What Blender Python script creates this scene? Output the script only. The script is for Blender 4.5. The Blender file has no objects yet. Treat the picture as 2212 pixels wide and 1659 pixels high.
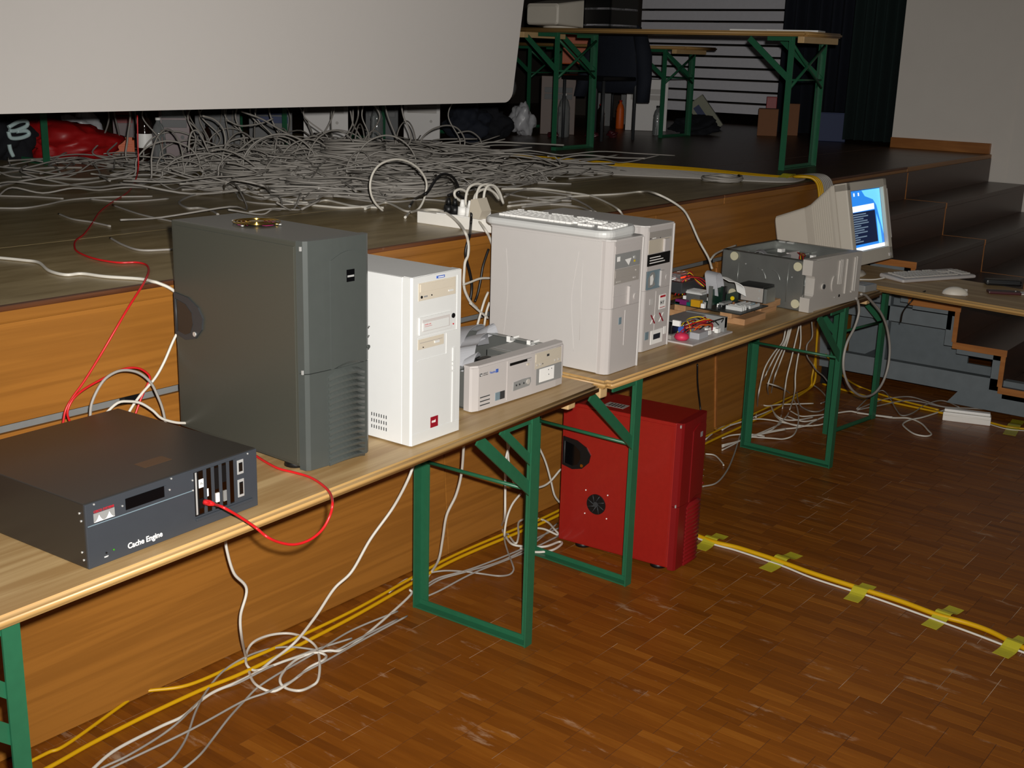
import bpy, bmesh, math, random
from mathutils import Vector, Matrix
random.seed(7)
scene = bpy.context.scene
COL = scene.collection
R = math.radians

# ------------------------------------------------------------------ camera
F_PX = 2596.645
CAM = Vector((-3.023, -1.9478, 1.7522))
def cam_axes(yaw, pitch, roll):
    y, p, r = R(yaw), R(pitch), R(roll)
    fw = Vector((math.sin(y)*math.cos(p), math.cos(y)*math.cos(p), math.sin(p)))
    rt = Vector((math.cos(y), -math.sin(y), 0)); up = rt.cross(fw)
    return rt*math.cos(r)+up*math.sin(r), up*math.cos(r)-rt*math.sin(r), fw
RT, UP, FW = cam_axes(52.7486, -15.4213, 1.6876)
cd = bpy.data.cameras.new('camera'); cam = bpy.data.objects.new('camera', cd); COL.objects.link(cam)
cd.sensor_width = 36.0; cd.lens = 36.0*F_PX/2212.0; cd.clip_start = 0.05; cd.clip_end = 100
m3 = Matrix((RT, UP, -FW)).transposed()
cam.matrix_world = Matrix.Translation(CAM) @ m3.to_4x4()
scene.camera = cam

# ------------------------------------------------------------------ light: dim hall, camera flash
world = bpy.data.worlds.new('hall_dark'); scene.world = world; world.use_nodes = True
bg = world.node_tree.nodes['Background']; bg.inputs[0].default_value = (1.0, 0.93, 0.85, 1); bg.inputs[1].default_value = 0.030
fl = bpy.data.lights.new('camera_flash_offscreen', 'SPOT'); fo = bpy.data.objects.new('camera_flash_offscreen', fl); COL.objects.link(fo)
fl.energy = 660; fl.shadow_soft_size = 0.018; fl.spot_size = R(90); fl.spot_blend = 1.0; fl.color = (1.0, 0.975, 0.93)
fo.matrix_world = Matrix.Translation(CAM + RT*0.045 + UP*0.065) @ m3.to_4x4()     # built into the camera, beside and above the lens
scene.view_settings.view_transform = 'Standard'; scene.view_settings.look = 'None'
scene.view_settings.gamma = 1.0; scene.view_settings.exposure = 0.0; scene.view_settings.use_curve_mapping = False

# ------------------------------------------------------------------ pixel -> point on a known plane
def ray(px, py): return RT*((px-1106)/F_PX) - UP*((py-829.5)/F_PX) + FW
def at(px, py, x=None, y=None, z=None):
    d = ray(px, py)
    if z is not None: t = (z-CAM.z)/d.z
    elif y is not None: t = (y-CAM.y)/d.y
    else: t = (x-CAM.x)/d.x
    return CAM + d*t
def ZM(ox, oy, sc): return lambda x, y: (ox+x*sc, oy+y*sc)

# ------------------------------------------------------------------ objects
def tag(o, label=None, cat=None, group=None, kind=None):
    if label: o['label'] = label
    if cat: o['category'] = cat
    if group: o['group'] = group
    if kind: o['kind'] = kind
    return o
def empty(name, loc=(0,0,0), rz=0, label=None, cat=None, group=None, kind=None):
    o = bpy.data.objects.new(name, None); COL.objects.link(o); o.empty_display_size = .1
    o.location = loc; o.rotation_euler = (0, 0, R(rz)); return tag(o, label, cat, group, kind)
def link_mesh(name, me, mat, parent=None, smooth=False):
    o = bpy.data.objects.new(name, me); COL.objects.link(o)
    if mat is not None and not me.materials: me.materials.append(M[mat] if isinstance(mat, str) else mat)
    if parent is not None: o.parent = parent
    return o
class MB:
    """collects shapes into one mesh"""
    def __init__(s): s.v = []; s.f = []; s.sm = []
    def add(s, v, f, smooth=False):
        n = len(s.v); s.v += [tuple(p) for p in v]; s.f += [tuple(i+n for i in q) for q in f]; s.sm += [smooth]*len(f); return s
    def box(s, x0, x1, y0, y1, z0, z1, b=0):
        if b <= 0:
            v = [(x, y, z) for z in (z0, z1) for y in (y0, y1) for x in (x0, x1)]
            return s.add(v, [(0,2,3,1),(4,5,7,6),(0,1,5,4),(1,3,7,5),(3,2,6,7),(2,0,4,6)])
        bm = bmesh.new(); bmesh.ops.create_cube(bm, size=1)
        for q in bm.verts:
            q.co = Vector(((x0+x1)/2+q.co.x*(x1-x0), (y0+y1)/2+q.co.y*(y1-y0), (z0+z1)/2+q.co.z*(z1-z0)))
        bmesh.ops.bevel(bm, geom=list(bm.edges), offset=b, segments=2, profile=.6, affect='EDGES')
        return s.frombm(bm)
    def frombm(s, bm, mat=None, smooth=False):
        bm.verts.index_update()
        v = [(mat @ q.co) if mat else q.co.copy() for q in bm.verts]; f = [[q.index for q in fc.verts] for fc in bm.faces]
        bm.free(); return s.add(v, f, smooth)
    def prism(s, pts, axis, a, c, smooth=False):
        """polygon pts (u,w) extruded along axis from a to c.  axis x:(y,z) y:(x,z) z:(x,y)"""
        def mk(u, w, t): return {'x': (t, u, w), 'y': (u, t, w), 'z': (u, w, t)}[axis]
        n = len(pts); v = [mk(u, w, a) for u, w in pts]+[mk(u, w, c) for u, w in pts]
        f = [tuple(range(n))[::-1], tuple(range(n, 2*n))]
        s.add(v, f)
        k = len(s.v)-2*n
        s.f += [(k+i, k+(i+1) % n, k+n+(i+1) % n, k+n+i) for i in range(n)]; s.sm += [smooth]*n
        return s
    def cyl(s, p0, p1, r0, r1=None, n=16, caps=True):
        r1 = r0 if r1 is None else r1; p0 = Vector(p0); p1 = Vector(p1); d = (p1-p0).normalized()
        a = d.orthogonal().normalized(); b = d.cross(a); v = []
        for p, r in ((p0, r0), (p1, r1)):
            for i in range(n):
                t = 2*math.pi*i/n; v.append(p+(a*math.cos(t)+b*math.sin(t))*r)
        s.add(v, [(i, (i+1) % n, n+(i+1) % n, n+i) for i in range(n)], True)
        if caps: s.add(v, [tuple(range(n))[::-1], tuple(range(n, 2*n))])
        return s
    def lathe(s, prof, c, axis='z', n=20):
        v = []; m = len(prof)
        for i in range(n):
            t = 2*math.pi*i/n
            for r, h in prof:
                q = (r*math.cos(t), r*math.sin(t), h)
                if axis == 'y': q = (q[0], q[2], q[1])
                if axis == 'x': q = (q[2], q[0], q[1])
                v.append((c[0]+q[0], c[1]+q[1], c[2]+q[2]))
        f = [(i*m+j, ((i+1) % n)*m+j, ((i+1) % n)*m+j+1, i*m+j+1) for i in range(n) for j in range(m-1)]
        return s.add(v, f, True)
    def tube(s, pts, r, n=6, closed=False):
        pts = [Vector(p) for p in pts]; m = len(pts); v = []
        up = None
        for i, p in enumerate(pts):
            if closed: d = pts[(i+1) % m]-pts[i-1]
            else: d = pts[min(i+1, m-1)]-pts[max(i-1, 0)]
            if d.length < 1e-9: d = Vector((0, 0, 1))
            d.normalize()
            if up is None: up = d.orthogonal().normalized()
            up = (up-d*up.dot(d)); up = up.normalized() if up.length > 1e-6 else d.orthogonal().normalized()
            b = d.cross(up); rr = r[i] if isinstance(r, (list, tuple)) else r
            for k in range(n):
                t = 2*math.pi*k/n; v.append(p+(up*math.cos(t)+b*math.sin(t))*rr)
        q = m if closed else m-1
        f = [(i*n+k, i*n+(k+1) % n, ((i+1) % m)*n+(k+1) % n, ((i+1) % m)*n+k) for i in range(q) for k in range(n)]
        s.add(v, f, True)
        if not closed: s.add(v, [tuple(range(n))[::-1], tuple(range((m-1)*n, m*n))])
        return s
    def ribbon(s, path, w, t=.0012):
        """flat strip: path of points, w = width vector"""
        w = Vector(w); n = len(path); v = []
        for i, p in enumerate(path):
            p = Vector(p); d = (Vector(path[min(i+1, n-1)])-Vector(path[max(i-1, 0)])).normalized()
            nn = d.cross(w).normalized()*t
            v += [p-w/2+nn, p+w/2+nn, p+w/2-nn, p-w/2-nn]
        f = [(i*4+k, i*4+(k+1) % 4, i*4+4+(k+1) % 4, i*4+4+k) for i in range(n-1) for k in range(4)]
        f += [(3, 2, 1, 0), tuple(4*(n-1)+k for k in range(4))]
        return s.add(v, f)
    def mesh(s, name):
        me = bpy.data.meshes.new(name); me.from_pydata(s.v, [], s.f)
        me.polygons.foreach_set('use_smooth', s.sm); me.update()
        bm = bmesh.new(); bm.from_mesh(me); bmesh.ops.remove_doubles(bm, verts=bm.verts, dist=1e-6)
        bmesh.ops.recalc_face_normals(bm, faces=bm.faces); bm.to_mesh(me); bm.free(); return me
    def build(s, name, mat, parent=None, label=None):
        o = link_mesh(name, s.mesh(name), mat, parent)
        if label: o['label'] = label
        return o
def box(name, mat, parent, x0, x1, y0, y1, z0, z1, b=0, label=None):
    return MB().box(x0, x1, y0, y1, z0, z1, b).build(name, mat, parent, label)
def copy_tree(o, parent=None):
    c = o.copy(); COL.objects.link(c); c.parent = parent
    for ch in o.children: copy_tree(ch, c)
    return c
def catmull(pts, k=8):
    P = [Vector(p) for p in pts]
    if len(P) < 3: return [P[0].lerp(P[-1], i/k) for i in range(k+1)]
    out = []
    for i in range(len(P)-1):
        a = P[i-1] if i else P[0]*2-P[1]; b = P[i]; c = P[i+1]; d = P[i+2] if i+2 < len(P) else P[-1]*2-P[-2]
        n = max(2, min(k, int((c-b).length/.012)+2))
        for j in range(n):
            t = j/n
            out.append(((b*2)+(c-a)*t+(a*2-b*5+c*4-d)*t*t+(b*3-a-c*3+d)*t*t*t)*.5)
    out.append(P[-1]); return out
def text(name, body, size, mat, parent, loc, rot=(90, 0, 0), bold=0, sx=1, depth=.0002, align='LEFT', label=None):
    cu = bpy.data.curves.new(name, 'FONT'); cu.body = body; cu.size = size; cu.extrude = depth; cu.offset = bold; cu.resolution_u = 3
    cu.align_x = align
    t = bpy.data.objects.new(name, cu); COL.objects.link(t)
    bpy.context.view_layer.update()
    me = bpy.data.meshes.new_from_object(t.evaluated_get(bpy.context.evaluated_depsgraph_get()))
    bpy.data.objects.remove(t); bpy.data.curves.remove(cu)
    for v in me.vertices: v.co.x *= sx
    me.name = name; me.materials.clear()
    o = link_mesh(name, me, mat, parent); o.location = loc; o.rotation_euler = [R(a) for a in rot]
    if label: o['label'] = label
    return o

# ------------------------------------------------------------------ materials
M = {}
def lin(c): return tuple(((v/255)/12.92 if v/255 <= .04045 else ((v/255+.055)/1.055)**2.4) for v in c)
def base_mat(name):
    m = bpy.data.materials.new(name); m.use_nodes = True; M[name] = m
    nt = m.node_tree; return m, nt, nt.nodes['Principled BSDF']
def nd(nt, t, **k):
    n = nt.nodes.new(t)
    for a, b in k.items():
        if hasattr(n, a): setattr(n, a, b)
        else: n.inputs[a.replace('_', ' ')].default_value = b
    return n
PALE = {'wall_white', 'slat_white', 'screen_cloth', 'crt_beige', 'crt_beige_shaded', 'strip_white', 'bright_white', 'paper_white', 'stage_frame'}
def mat(name, c, rough=.5, metal=0, var=.06, scale=30, bump=0, spec=.5, alpha=1, trans=0, coat=0, vary_rough=0):
    m, nt, b = base_mat(name); c = [v*(1 if name in PALE else .84) for v in lin(c)]
    tc = nd(nt, 'ShaderNodeTexCoord'); no = nd(nt, 'ShaderNodeTexNoise'); no.inputs['Scale'].default_value = scale; no.inputs['Detail'].default_value = 4
    nt.links.new(tc.outputs['Object'], no.inputs['Vector'])
    mx = nd(nt, 'ShaderNodeMix', data_type='RGBA')
    mx.inputs[6].default_value = (*[v*(1-var) for v in c], 1); mx.inputs[7].default_value = (*[min(1, v*(1+var)) for v in c], 1)
    nt.links.new(no.outputs[0], mx.inputs[0]); nt.links.new(mx.outputs[2], b.inputs['Base Color'])
    b.inputs['Roughness'].default_value = rough; b.inputs['Metallic'].default_value = metal; b.inputs['Specular IOR Level'].default_value = spec
    if coat: b.inputs['Coat Weight'].default_value = coat; b.inputs['Coat Roughness'].default_value = .1
    if alpha < 1: b.inputs['Alpha'].default_value = alpha
    if trans: b.inputs['Transmission Weight'].default_value = trans
    if bump:
        n2 = nd(nt, 'ShaderNodeTexNoise'); n2.inputs['Scale'].default_value = scale*12; nt.links.new(tc.outputs['Object'], n2.inputs['Vector'])
        bp = nd(nt, 'ShaderNodeBump'); bp.inputs['Strength'].default_value = bump; bp.inputs['Distance'].default_value = .002
        nt.links.new(n2.outputs[0], bp.inputs['Height']); nt.links.new(bp.outputs[0], b.inputs['Normal'])
    return m
def emit(name, c, e, rough=.3):
    m, nt, b = base_mat(name); c = (*lin(c), 1)
    b.inputs['Base Color'].default_value = c; b.inputs['Emission Color'].default_value = c; b.inputs['Emission Strength'].default_value = e; b.inputs['Roughness'].default_value = rough
    return m
def wood(name, c1, c2, axis='x', scale=1.0, rough=.45, ring=14, stretch=14, dark=None, bump=.08, wear=0, spec=.5):
    """grain runs along axis, in object space"""
    m, nt, b = base_mat(name); L = nt.links
    tc = nd(nt, 'ShaderNodeTexCoord'); mp = nd(nt, 'ShaderNodeMapping')
    sc = {'x': (scale, scale*stretch, scale*stretch), 'y': (scale*stretch, scale, scale*stretch), 'z': (scale*stretch, scale*stretch, scale)}[axis]
    mp.inputs['Scale'].default_value = sc; L.new(tc.outputs['Object'], mp.inputs['Vector'])
    wn = nd(nt, 'ShaderNodeTexNoise'); wn.inputs['Scale'].default_value = .8; wn.inputs['Detail'].default_value = 6; wn.inputs['Roughness'].default_value = .62; wn.inputs['Distortion'].default_value = .8
    L.new(mp.outputs[0], wn.inputs['Vector'])
    mp2 = nd(nt, 'ShaderNodeMapping'); mp2.inputs['Scale'].default_value = tuple(v*.28 for v in sc); L.new(tc.outputs['Object'], mp2.inputs['Vector'])
    n2 = nd(nt, 'ShaderNodeTexNoise'); n2.inputs['Scale'].default_value = 1.0; n2.inputs['Detail'].default_value = 3; n2.inputs['Distortion'].default_value = 1.2; L.new(mp2.outputs[0], n2.inputs['Vector'])
    mu = nd(nt, 'ShaderNodeMath', operation='MULTIPLY'); mu.inputs[1].default_value = ring; L.new(n2.outputs[0], mu.inputs[0])
    si = nd(nt, 'ShaderNodeMath', operation='SINE'); L.new(mu.outputs[0], si.inputs[0])
    ma = nd(nt, 'ShaderNodeMath', operation='MULTIPLY_ADD'); ma.inputs[1].default_value = .22; L.new(si.outputs[0], ma.inputs[0]); L.new(wn.outputs[0], ma.inputs[2])
    cr = nd(nt, 'ShaderNodeValToRGB'); L.new(ma.outputs[0], cr.inputs[0])
    cr.color_ramp.elements[0].position = .22; cr.color_ramp.elements[0].color = (*[v*.86 for v in lin(c2)], 1)
    cr.color_ramp.elements[1].position = .72; cr.color_ramp.elements[1].color = (*[v*.86 for v in lin(c1)], 1)
    out = cr.outputs[0]
    if wear:
        n3 = nd(nt, 'ShaderNodeTexNoise'); n3.inputs['Scale'].default_value = 9; n3.inputs['Detail'].default_value = 8; n3.inputs['Roughness'].default_value = .75; L.new(tc.outputs['Object'], n3.inputs['Vector'])
        r3 = nd(nt, 'ShaderNodeValToRGB'); r3.color_ramp.elements[0].position = .64; r3.color_ramp.elements[1].position = .72
        r3.color_ramp.elements[1].color = (wear, wear, wear, 1); L.new(n3.outputs[0], r3.inputs[0])
        mx = nd(nt, 'ShaderNodeMix', data_type='RGBA'); L.new(r3.outputs[0], mx.inputs[0]); L.new(out, mx.inputs[6]); mx.inputs[7].default_value = (.42, .36, .3, 1); out = mx.outputs[2]
    L.new(out, b.inputs['Base Color']); b.inputs['Roughness'].default_value = rough; b.inputs['Specular IOR Level'].default_value = spec
    bp = nd(nt, 'ShaderNodeBump'); bp.inputs['Strength'].default_value = bump; bp.inputs['Distance'].default_value = .002; L.new(wn.outputs[0], bp.inputs['Height']); L.new(bp.outputs[0], b.inputs['Normal'])
    return m
# ------------------------------------------------------------------ palette
H, S, T = 1.14, .70, .77
wood('table_wood', (206, 174, 124), (172, 136, 88), 'x', 1.6, .42, 12, 22)
wood('table_edge', (206, 166, 104), (190, 146, 86), 'x', 1.2, .4, 10, 12)
wood('batten_wood', (232, 200, 150), (214, 176, 122), 'y', 2, .5, 8, 10)
wood('block_wood', (212, 168, 122), (188, 140, 96), 'x', 6, .6, 10, 6)
wood('panel_wood', (168, 110, 44), (152, 98, 38), 'x', 1.8, .4, 20, 36, spec=.4)
wood('step_wood', (70, 38, 20), (46, 24, 12), 'x', 1, .35, 14, 12)
wood('tread_edge', (196, 128, 62), (168, 104, 46), 'y', 3, .45, 9, 10)
wood('nosing_worn', (120, 70, 34), (78, 42, 20), 'x', 2, .5, 12, 9, wear=.85)
mat('green_paint', (40, 104, 72), .38, var=.12, scale=40)
mat('white_cable', (226, 220, 208), .45); mat('grey_cable', (168, 162, 154), .5); mat('heap_cable', (168, 162, 154), .5)  # cables of the heap share the grey of the loose ones
mat('yellow_cable', (222, 170, 10), .4); mat('red_cable', (214, 30, 34), .35); mat('black_cable', (22, 21, 22), .4)
mat('black', (14, 14, 15), .45); mat('black_gloss', (10, 10, 12), .12); mat('dark_grey', (58, 60, 62), .5)
mat('charcoal_paint', (74, 74, 66), .34, var=.05, scale=200, bump=.02); mat('charcoal_plastic', (76, 80, 77), .36)
mat('server_top', (50, 46, 42), .3, var=.05, scale=300, bump=.03); mat('server_front', (62, 66, 72), .42)
mat('white_steel', (232, 232, 230), .4, var=.02); mat('white_plastic', (224, 224, 221), .42, var=.02); mat('white_shell_shaded', (150, 156, 150), .42, var=.02)  # last tone: the white steel with roof shade mixed in, unused
mat('beige_drive', (214, 203, 184), .45, var=.02); mat('putty_plastic', (206, 199, 195), .45, var=.02); mat('putty_steel', (215, 210, 206), .42, var=.02)
mat('putty_dark', (174, 167, 160), .45, var=.02); mat('bezel_grey', (200, 194, 186), .45, var=.02); mat('mid_grey', (152, 152, 150), .5)
mat('paper_white', (240, 238, 234), .6, var=.02); mat('bright_white', (246, 244, 240), .5, var=.01)
mat('chrome', (225, 225, 222), .22, .45, spec=.6); mat('zinc', (150, 152, 148), .34, .62, var=.25, scale=9); mat('zinc_dull', (158, 158, 156), .45, .3, var=.1)
mat('mirror_metal', (150, 140, 130), .12, 1); mat('gold', (230, 190, 90), .15, 1); mat('magenta', (190, 40, 120), .3)
mat('red_paint', (164, 34, 26), .34, .1, var=.1, scale=60, coat=.3); mat('red_plastic', (132, 20, 22), .35, var=.06)
mat('pcb_green', (22, 58, 44), .4, var=.3, scale=90); mat('pcb_dark', (44, 46, 44), .45, var=.3, scale=90); mat('ribbon', (186, 186, 190), .5, var=.04)
mat('yellow_tape', (226, 214, 60), .25, alpha=.72, var=.08, scale=60); mat('strip_white', (244, 240, 232), .4, var=.02)
mat('crt_beige', (204, 196, 182), .5, var=.02); mat('crt_beige_shaded', (186, 178, 166), .5, var=.02)  # second tone: the beige darkened by shade on the front, unused
mat('mustard', (214, 158, 24), .45); mat('stage_frame', (110, 118, 122), .5, var=.15, scale=20); mat('blue_steel', (126, 146, 156), .5); mat('cream_rubber', (214, 208, 176), .6)
mat('logo_red', (196, 30, 44), .5); mat('logo_blue', (70, 104, 190), .5); mat('msi_red', (150, 18, 36), .45); mat('led_green', (60, 150, 30), .4)
mat('orange', (226, 98, 20), .5); mat('clear', (240, 244, 246), .04, trans=.9, var=0); mat('purple', (128, 40, 104), .4); mat('teal', (20, 110, 100), .4)
mat('navy_cloth', (22, 28, 42), .85, var=.2, scale=25); mat('green_cloth', (22, 42, 40), .9, var=.15, scale=20); mat('black_cloth', (16, 18, 26), .9)
mat('wall_white', (240, 232, 222), .8, var=.03, scale=6, bump=.1); mat('screen_cloth', (200, 194, 189), .75, var=.01)
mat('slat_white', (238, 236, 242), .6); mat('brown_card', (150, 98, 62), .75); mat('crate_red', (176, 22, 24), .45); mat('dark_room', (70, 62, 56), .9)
mat('lime', (120, 170, 40), .4); mat('pink', (222, 50, 90), .5); mat('yellow_wire', (230, 190, 30), .4); mat('red_wire', (190, 26, 22), .4)
emit('red_glow', (255, 40, 10), 3.0); mat('yellow_led', (240, 208, 10), .4)

# deck sheets: worn dark grey-brown board
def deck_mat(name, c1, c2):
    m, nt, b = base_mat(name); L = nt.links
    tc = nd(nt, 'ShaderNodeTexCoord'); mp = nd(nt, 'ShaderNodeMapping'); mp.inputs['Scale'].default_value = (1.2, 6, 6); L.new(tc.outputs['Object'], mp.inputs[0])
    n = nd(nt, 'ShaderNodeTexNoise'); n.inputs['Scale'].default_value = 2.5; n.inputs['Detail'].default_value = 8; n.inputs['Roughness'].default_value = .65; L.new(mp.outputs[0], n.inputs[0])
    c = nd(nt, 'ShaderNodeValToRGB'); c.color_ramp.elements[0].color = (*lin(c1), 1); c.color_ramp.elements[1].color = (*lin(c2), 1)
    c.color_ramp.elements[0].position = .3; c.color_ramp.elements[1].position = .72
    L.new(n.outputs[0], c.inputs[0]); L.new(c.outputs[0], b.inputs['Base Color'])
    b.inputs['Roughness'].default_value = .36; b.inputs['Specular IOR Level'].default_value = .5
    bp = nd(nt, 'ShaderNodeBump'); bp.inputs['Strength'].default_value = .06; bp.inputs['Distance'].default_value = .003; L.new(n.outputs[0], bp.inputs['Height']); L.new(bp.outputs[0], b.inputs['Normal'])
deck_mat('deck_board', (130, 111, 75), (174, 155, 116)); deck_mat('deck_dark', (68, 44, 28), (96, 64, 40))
def parquet_mat():
    m, nt, b = base_mat('parquet'); L = nt.links
    at_ = nd(nt, 'ShaderNodeAttribute'); at_.attribute_name = 'tone'
    geo = nd(nt, 'ShaderNodeNewGeometry'); mp = nd(nt, 'ShaderNodeMapping'); mp.inputs['Scale'].default_value = (60, 5, 5); L.new(geo.outputs['Position'], mp.inputs[0])
    n = nd(nt, 'ShaderNodeTexNoise'); n.inputs['Scale'].default_value = 1.5; n.inputs['Detail'].default_value = 5; L.new(mp.outputs[0], n.inputs[0])
    ad = nd(nt, 'ShaderNodeMath', operation='MULTIPLY_ADD'); ad.inputs[1].default_value = .5; L.new(n.outputs[0], ad.inputs[0]); L.new(at_.outputs['Fac'], ad.inputs[2])
    c = nd(nt, 'ShaderNodeValToRGB'); e = c.color_ramp.elements
    e[0].position = .2; e[0].color = (*lin((102, 55, 14)), 1); e[1].position = 1.15 if False else 1.0; e[1].color = (*lin((148, 89, 27)), 1)
    k = c.color_ramp.elements.new(.6); k.color = (*lin((124, 69, 17)), 1)
    L.new(ad.outputs[0], c.inputs[0])
    # scuffs with a shape of their own, along the strips
    mp2 = nd(nt, 'ShaderNodeMapping'); mp2.inputs['Scale'].default_value = (9, 2.2, 2); L.new(geo.outputs['Position'], mp2.inputs[0])
    n2 = nd(nt, 'ShaderNodeTexNoise'); n2.inputs['Scale'].default_value = 1.6; n2.inputs['Detail'].default_value = 7; n2.inputs['Roughness'].default_value = .7; L.new(mp2.outputs[0], n2.inputs[0])
    r2 = nd(nt, 'ShaderNodeValToRGB'); r2.color_ramp.elements[0].position = .60; r2.color_ramp.elements[1].position = .71; r2.color_ramp.elements[1].color = (.55, .55, .55, 1); L.new(n2.outputs[0], r2.inputs[0])
    mx = nd(nt, 'ShaderNodeMix', data_type='RGBA'); L.new(r2.outputs[0], mx.inputs[0]); L.new(c.outputs[0], mx.inputs[6]); mx.inputs[7].default_value = (*lin((190, 160, 130)), 1)
    L.new(mx.outputs[2], b.inputs['Base Color']); b.inputs['Roughness'].default_value = .36; b.inputs['Specular IOR Level'].default_value = .3
parquet_mat()
def joint_mat():
    m, nt, b = base_mat('floor_joint'); L = nt.links
    g = nd(nt, 'ShaderNodeNewGeometry'); n = nd(nt, 'ShaderNodeTexNoise'); n.inputs['Scale'].default_value = 2.2; n.inputs['Detail'].default_value = 5; L.new(g.outputs['Position'], n.inputs[0])
    c = nd(nt, 'ShaderNodeValToRGB'); c.color_ramp.elements[0].position = .5; c.color_ramp.elements[1].position = .6
    c.color_ramp.elements[0].color = (*lin((60, 32, 14)), 1); c.color_ramp.elements[1].color = (*lin((196, 172, 146)), 1); L.new(n.outputs[0], c.inputs[0]); L.new(c.outputs[0], b.inputs['Base Color']); b.inputs['Roughness'].default_value = .8
joint_mat()

# ------------------------------------------------------------------ floor of the hall: mosaic parquet strips
floor = MB().box(-3.2, 8.6, -3.6, .9, -.06, -.0009).build('floor', 'floor_joint'); tag(floor, kind='structure', label='brown mosaic parquet floor of the hall')
SW, SL = .031, .128
def strip_mesh(tone, n='parquet_strip'):
    me = MB().box(-SW/2+.0004, SW/2-.0004, -SL/2+.0008, SL/2-.0008, -.004, 0).mesh(n)
    a = me.attributes.new('tone', 'FLOAT', 'FACE'); a.data.foreach_set('value', [tone]*len(me.polygons)); me.materials.append(M['parquet']); return me
variants = [strip_mesh(i/15*.8) for i in range(16)]
cells = []
nx, ny = int(10.6/SW), int(4.0/SL)
for g in range(nx//6+1):
    off = 0
    for j in range(-1, ny+1):
        for i in range(g*6, g*6+6):
            x = -2.9+i*SW; y = .84-(j+.5)*SL+(SL/2 if (g*7) % 3 == 0 else SL/4*((g*5) % 2))
            if y-SL/2 < -3.3 or y+SL/2 > .86: continue
            d = Vector((x, y, 0))-CAM; w = d.dot(FW)
            if w < .6: continue
            px = 1106+F_PX*d.dot(RT)/w; py = 829.5-F_PX*d.dot(UP)/w
            if px < -500 or px > 2750 or py > 2100: continue
            tone = min(.8, max(0, random.gauss(.34, .12)))
            vis = 0 <= px <= 2212 and py <= 1640 and not (px < 880 and py < 1640-(px-40)*.45-0)
            cells.append((0 if vis else 1, w, x, y, tone))
cells.sort()
for k, (_, w, x, y, tone) in enumerate(cells[:300]):
    o = bpy.data.objects.new('parquet_strip', variants[int(tone/.8*15)]); COL.objects.link(o); o.parent = floor
    o.location = (x, y, random.uniform(-.0004, .0002)); o.rotation_euler = (0, 0, random.uniform(-.003, .003))
rest = MB(); tones = []
for (_, w, x, y, tone) in cells[300:]:
    dz = random.uniform(-.0004, .0002)
    rest.box(x-SW/2+.0004, x+SW/2-.0004, y-SL/2+.0008, y+SL/2-.0008, -.004, dz); tones += [tone]*6
me = bpy.data.meshes.new('parquet_strips'); me.from_pydata(rest.v, [], rest.f); me.update()
a = me.attributes.new('tone', 'FLOAT', 'FACE'); a.data.foreach_set('value', tones)
o = link_mesh('parquet_strips', me, 'parquet', floor); tag(o, kind='stuff', label='remaining brown parquet strips')

# ------------------------------------------------------------------ stage
WX = 6.1                                    # white side wall
stage = empty('stage', (0, 0, 0), 0, 'wooden stage platform with dark worn deck and oak-veneer front', kind='structure')
xs = [-3.4, -1.55, .75, 3.05, 5.35, 7.65, 9.9]
ys = [S+.0, 1.46, 3.4, 5.4, 7.4]
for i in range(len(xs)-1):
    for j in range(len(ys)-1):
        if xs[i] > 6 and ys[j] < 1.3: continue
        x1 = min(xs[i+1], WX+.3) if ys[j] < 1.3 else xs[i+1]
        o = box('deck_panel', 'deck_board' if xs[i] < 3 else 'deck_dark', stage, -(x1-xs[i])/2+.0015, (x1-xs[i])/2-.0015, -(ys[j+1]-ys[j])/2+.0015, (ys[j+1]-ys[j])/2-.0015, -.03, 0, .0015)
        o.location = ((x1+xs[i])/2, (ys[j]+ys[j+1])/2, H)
# rounded front nosing and fascia boards
def fascia(name, x0, x1, y, z0, z1, th, m='panel_wood', lean=0, b=.002):
    o = MB().box(-(x1-x0)/2, (x1-x0)/2, 0, th, 0, z1-z0, b).build(name, m, stage)
    o.location = ((x0+x1)/2, y, z0); o.rotation_euler = (lean, 0, 0); return o
for x0, x1 in ((-3.4, -.42), (-.418, 2.03), (2.032, 4.4)):
    fascia('nosing', x0, x1, S-.012, H-.042, H-.001, .03, b=.006)
    fascia('worn_edge', x0, x1, S-.0135, H-.013, H+.001, .022, 'nosing_worn', b=.005)
for x0, x1 in ((-3.4, -.95), (-.947, 1.45), (1.453, 4.4)):
    fascia('upper_panel', x0, x1, S+.006, .846, H-.045, .018)
for x0, x1 in ((-2.05, .04), (.043, 2.028), (2.05, 4.4)):
    fascia('lower_panel', x0, x1, .648, .003, .826, .018, lean=-math.atan2(.058, .8))
fascia('lower_panel', -3.4, -2.09, .69, .0, .826, .018)
fascia('edge_strip', 2.029, 2.047, .643, .02, .80, .02, 'tread_edge', lean=-math.atan2(.058, .8))
fascia('plinth', -3.4, 4.4, .70, .0, .06, .02, 'step_wood')
box('slot_bar', 'zinc_dull', stage, -3.4, 4.4, .76, .79, .80, .875)
for i in range(9):
    x = -2.8+i*.8; box('slot_bracket', 'black', stage, x, x+.05, .735, .765, .80, .87)
box('stage_core', 'dark_room', stage, -3.4, 4.4, .82, .84, 0, H-.031)

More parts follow.
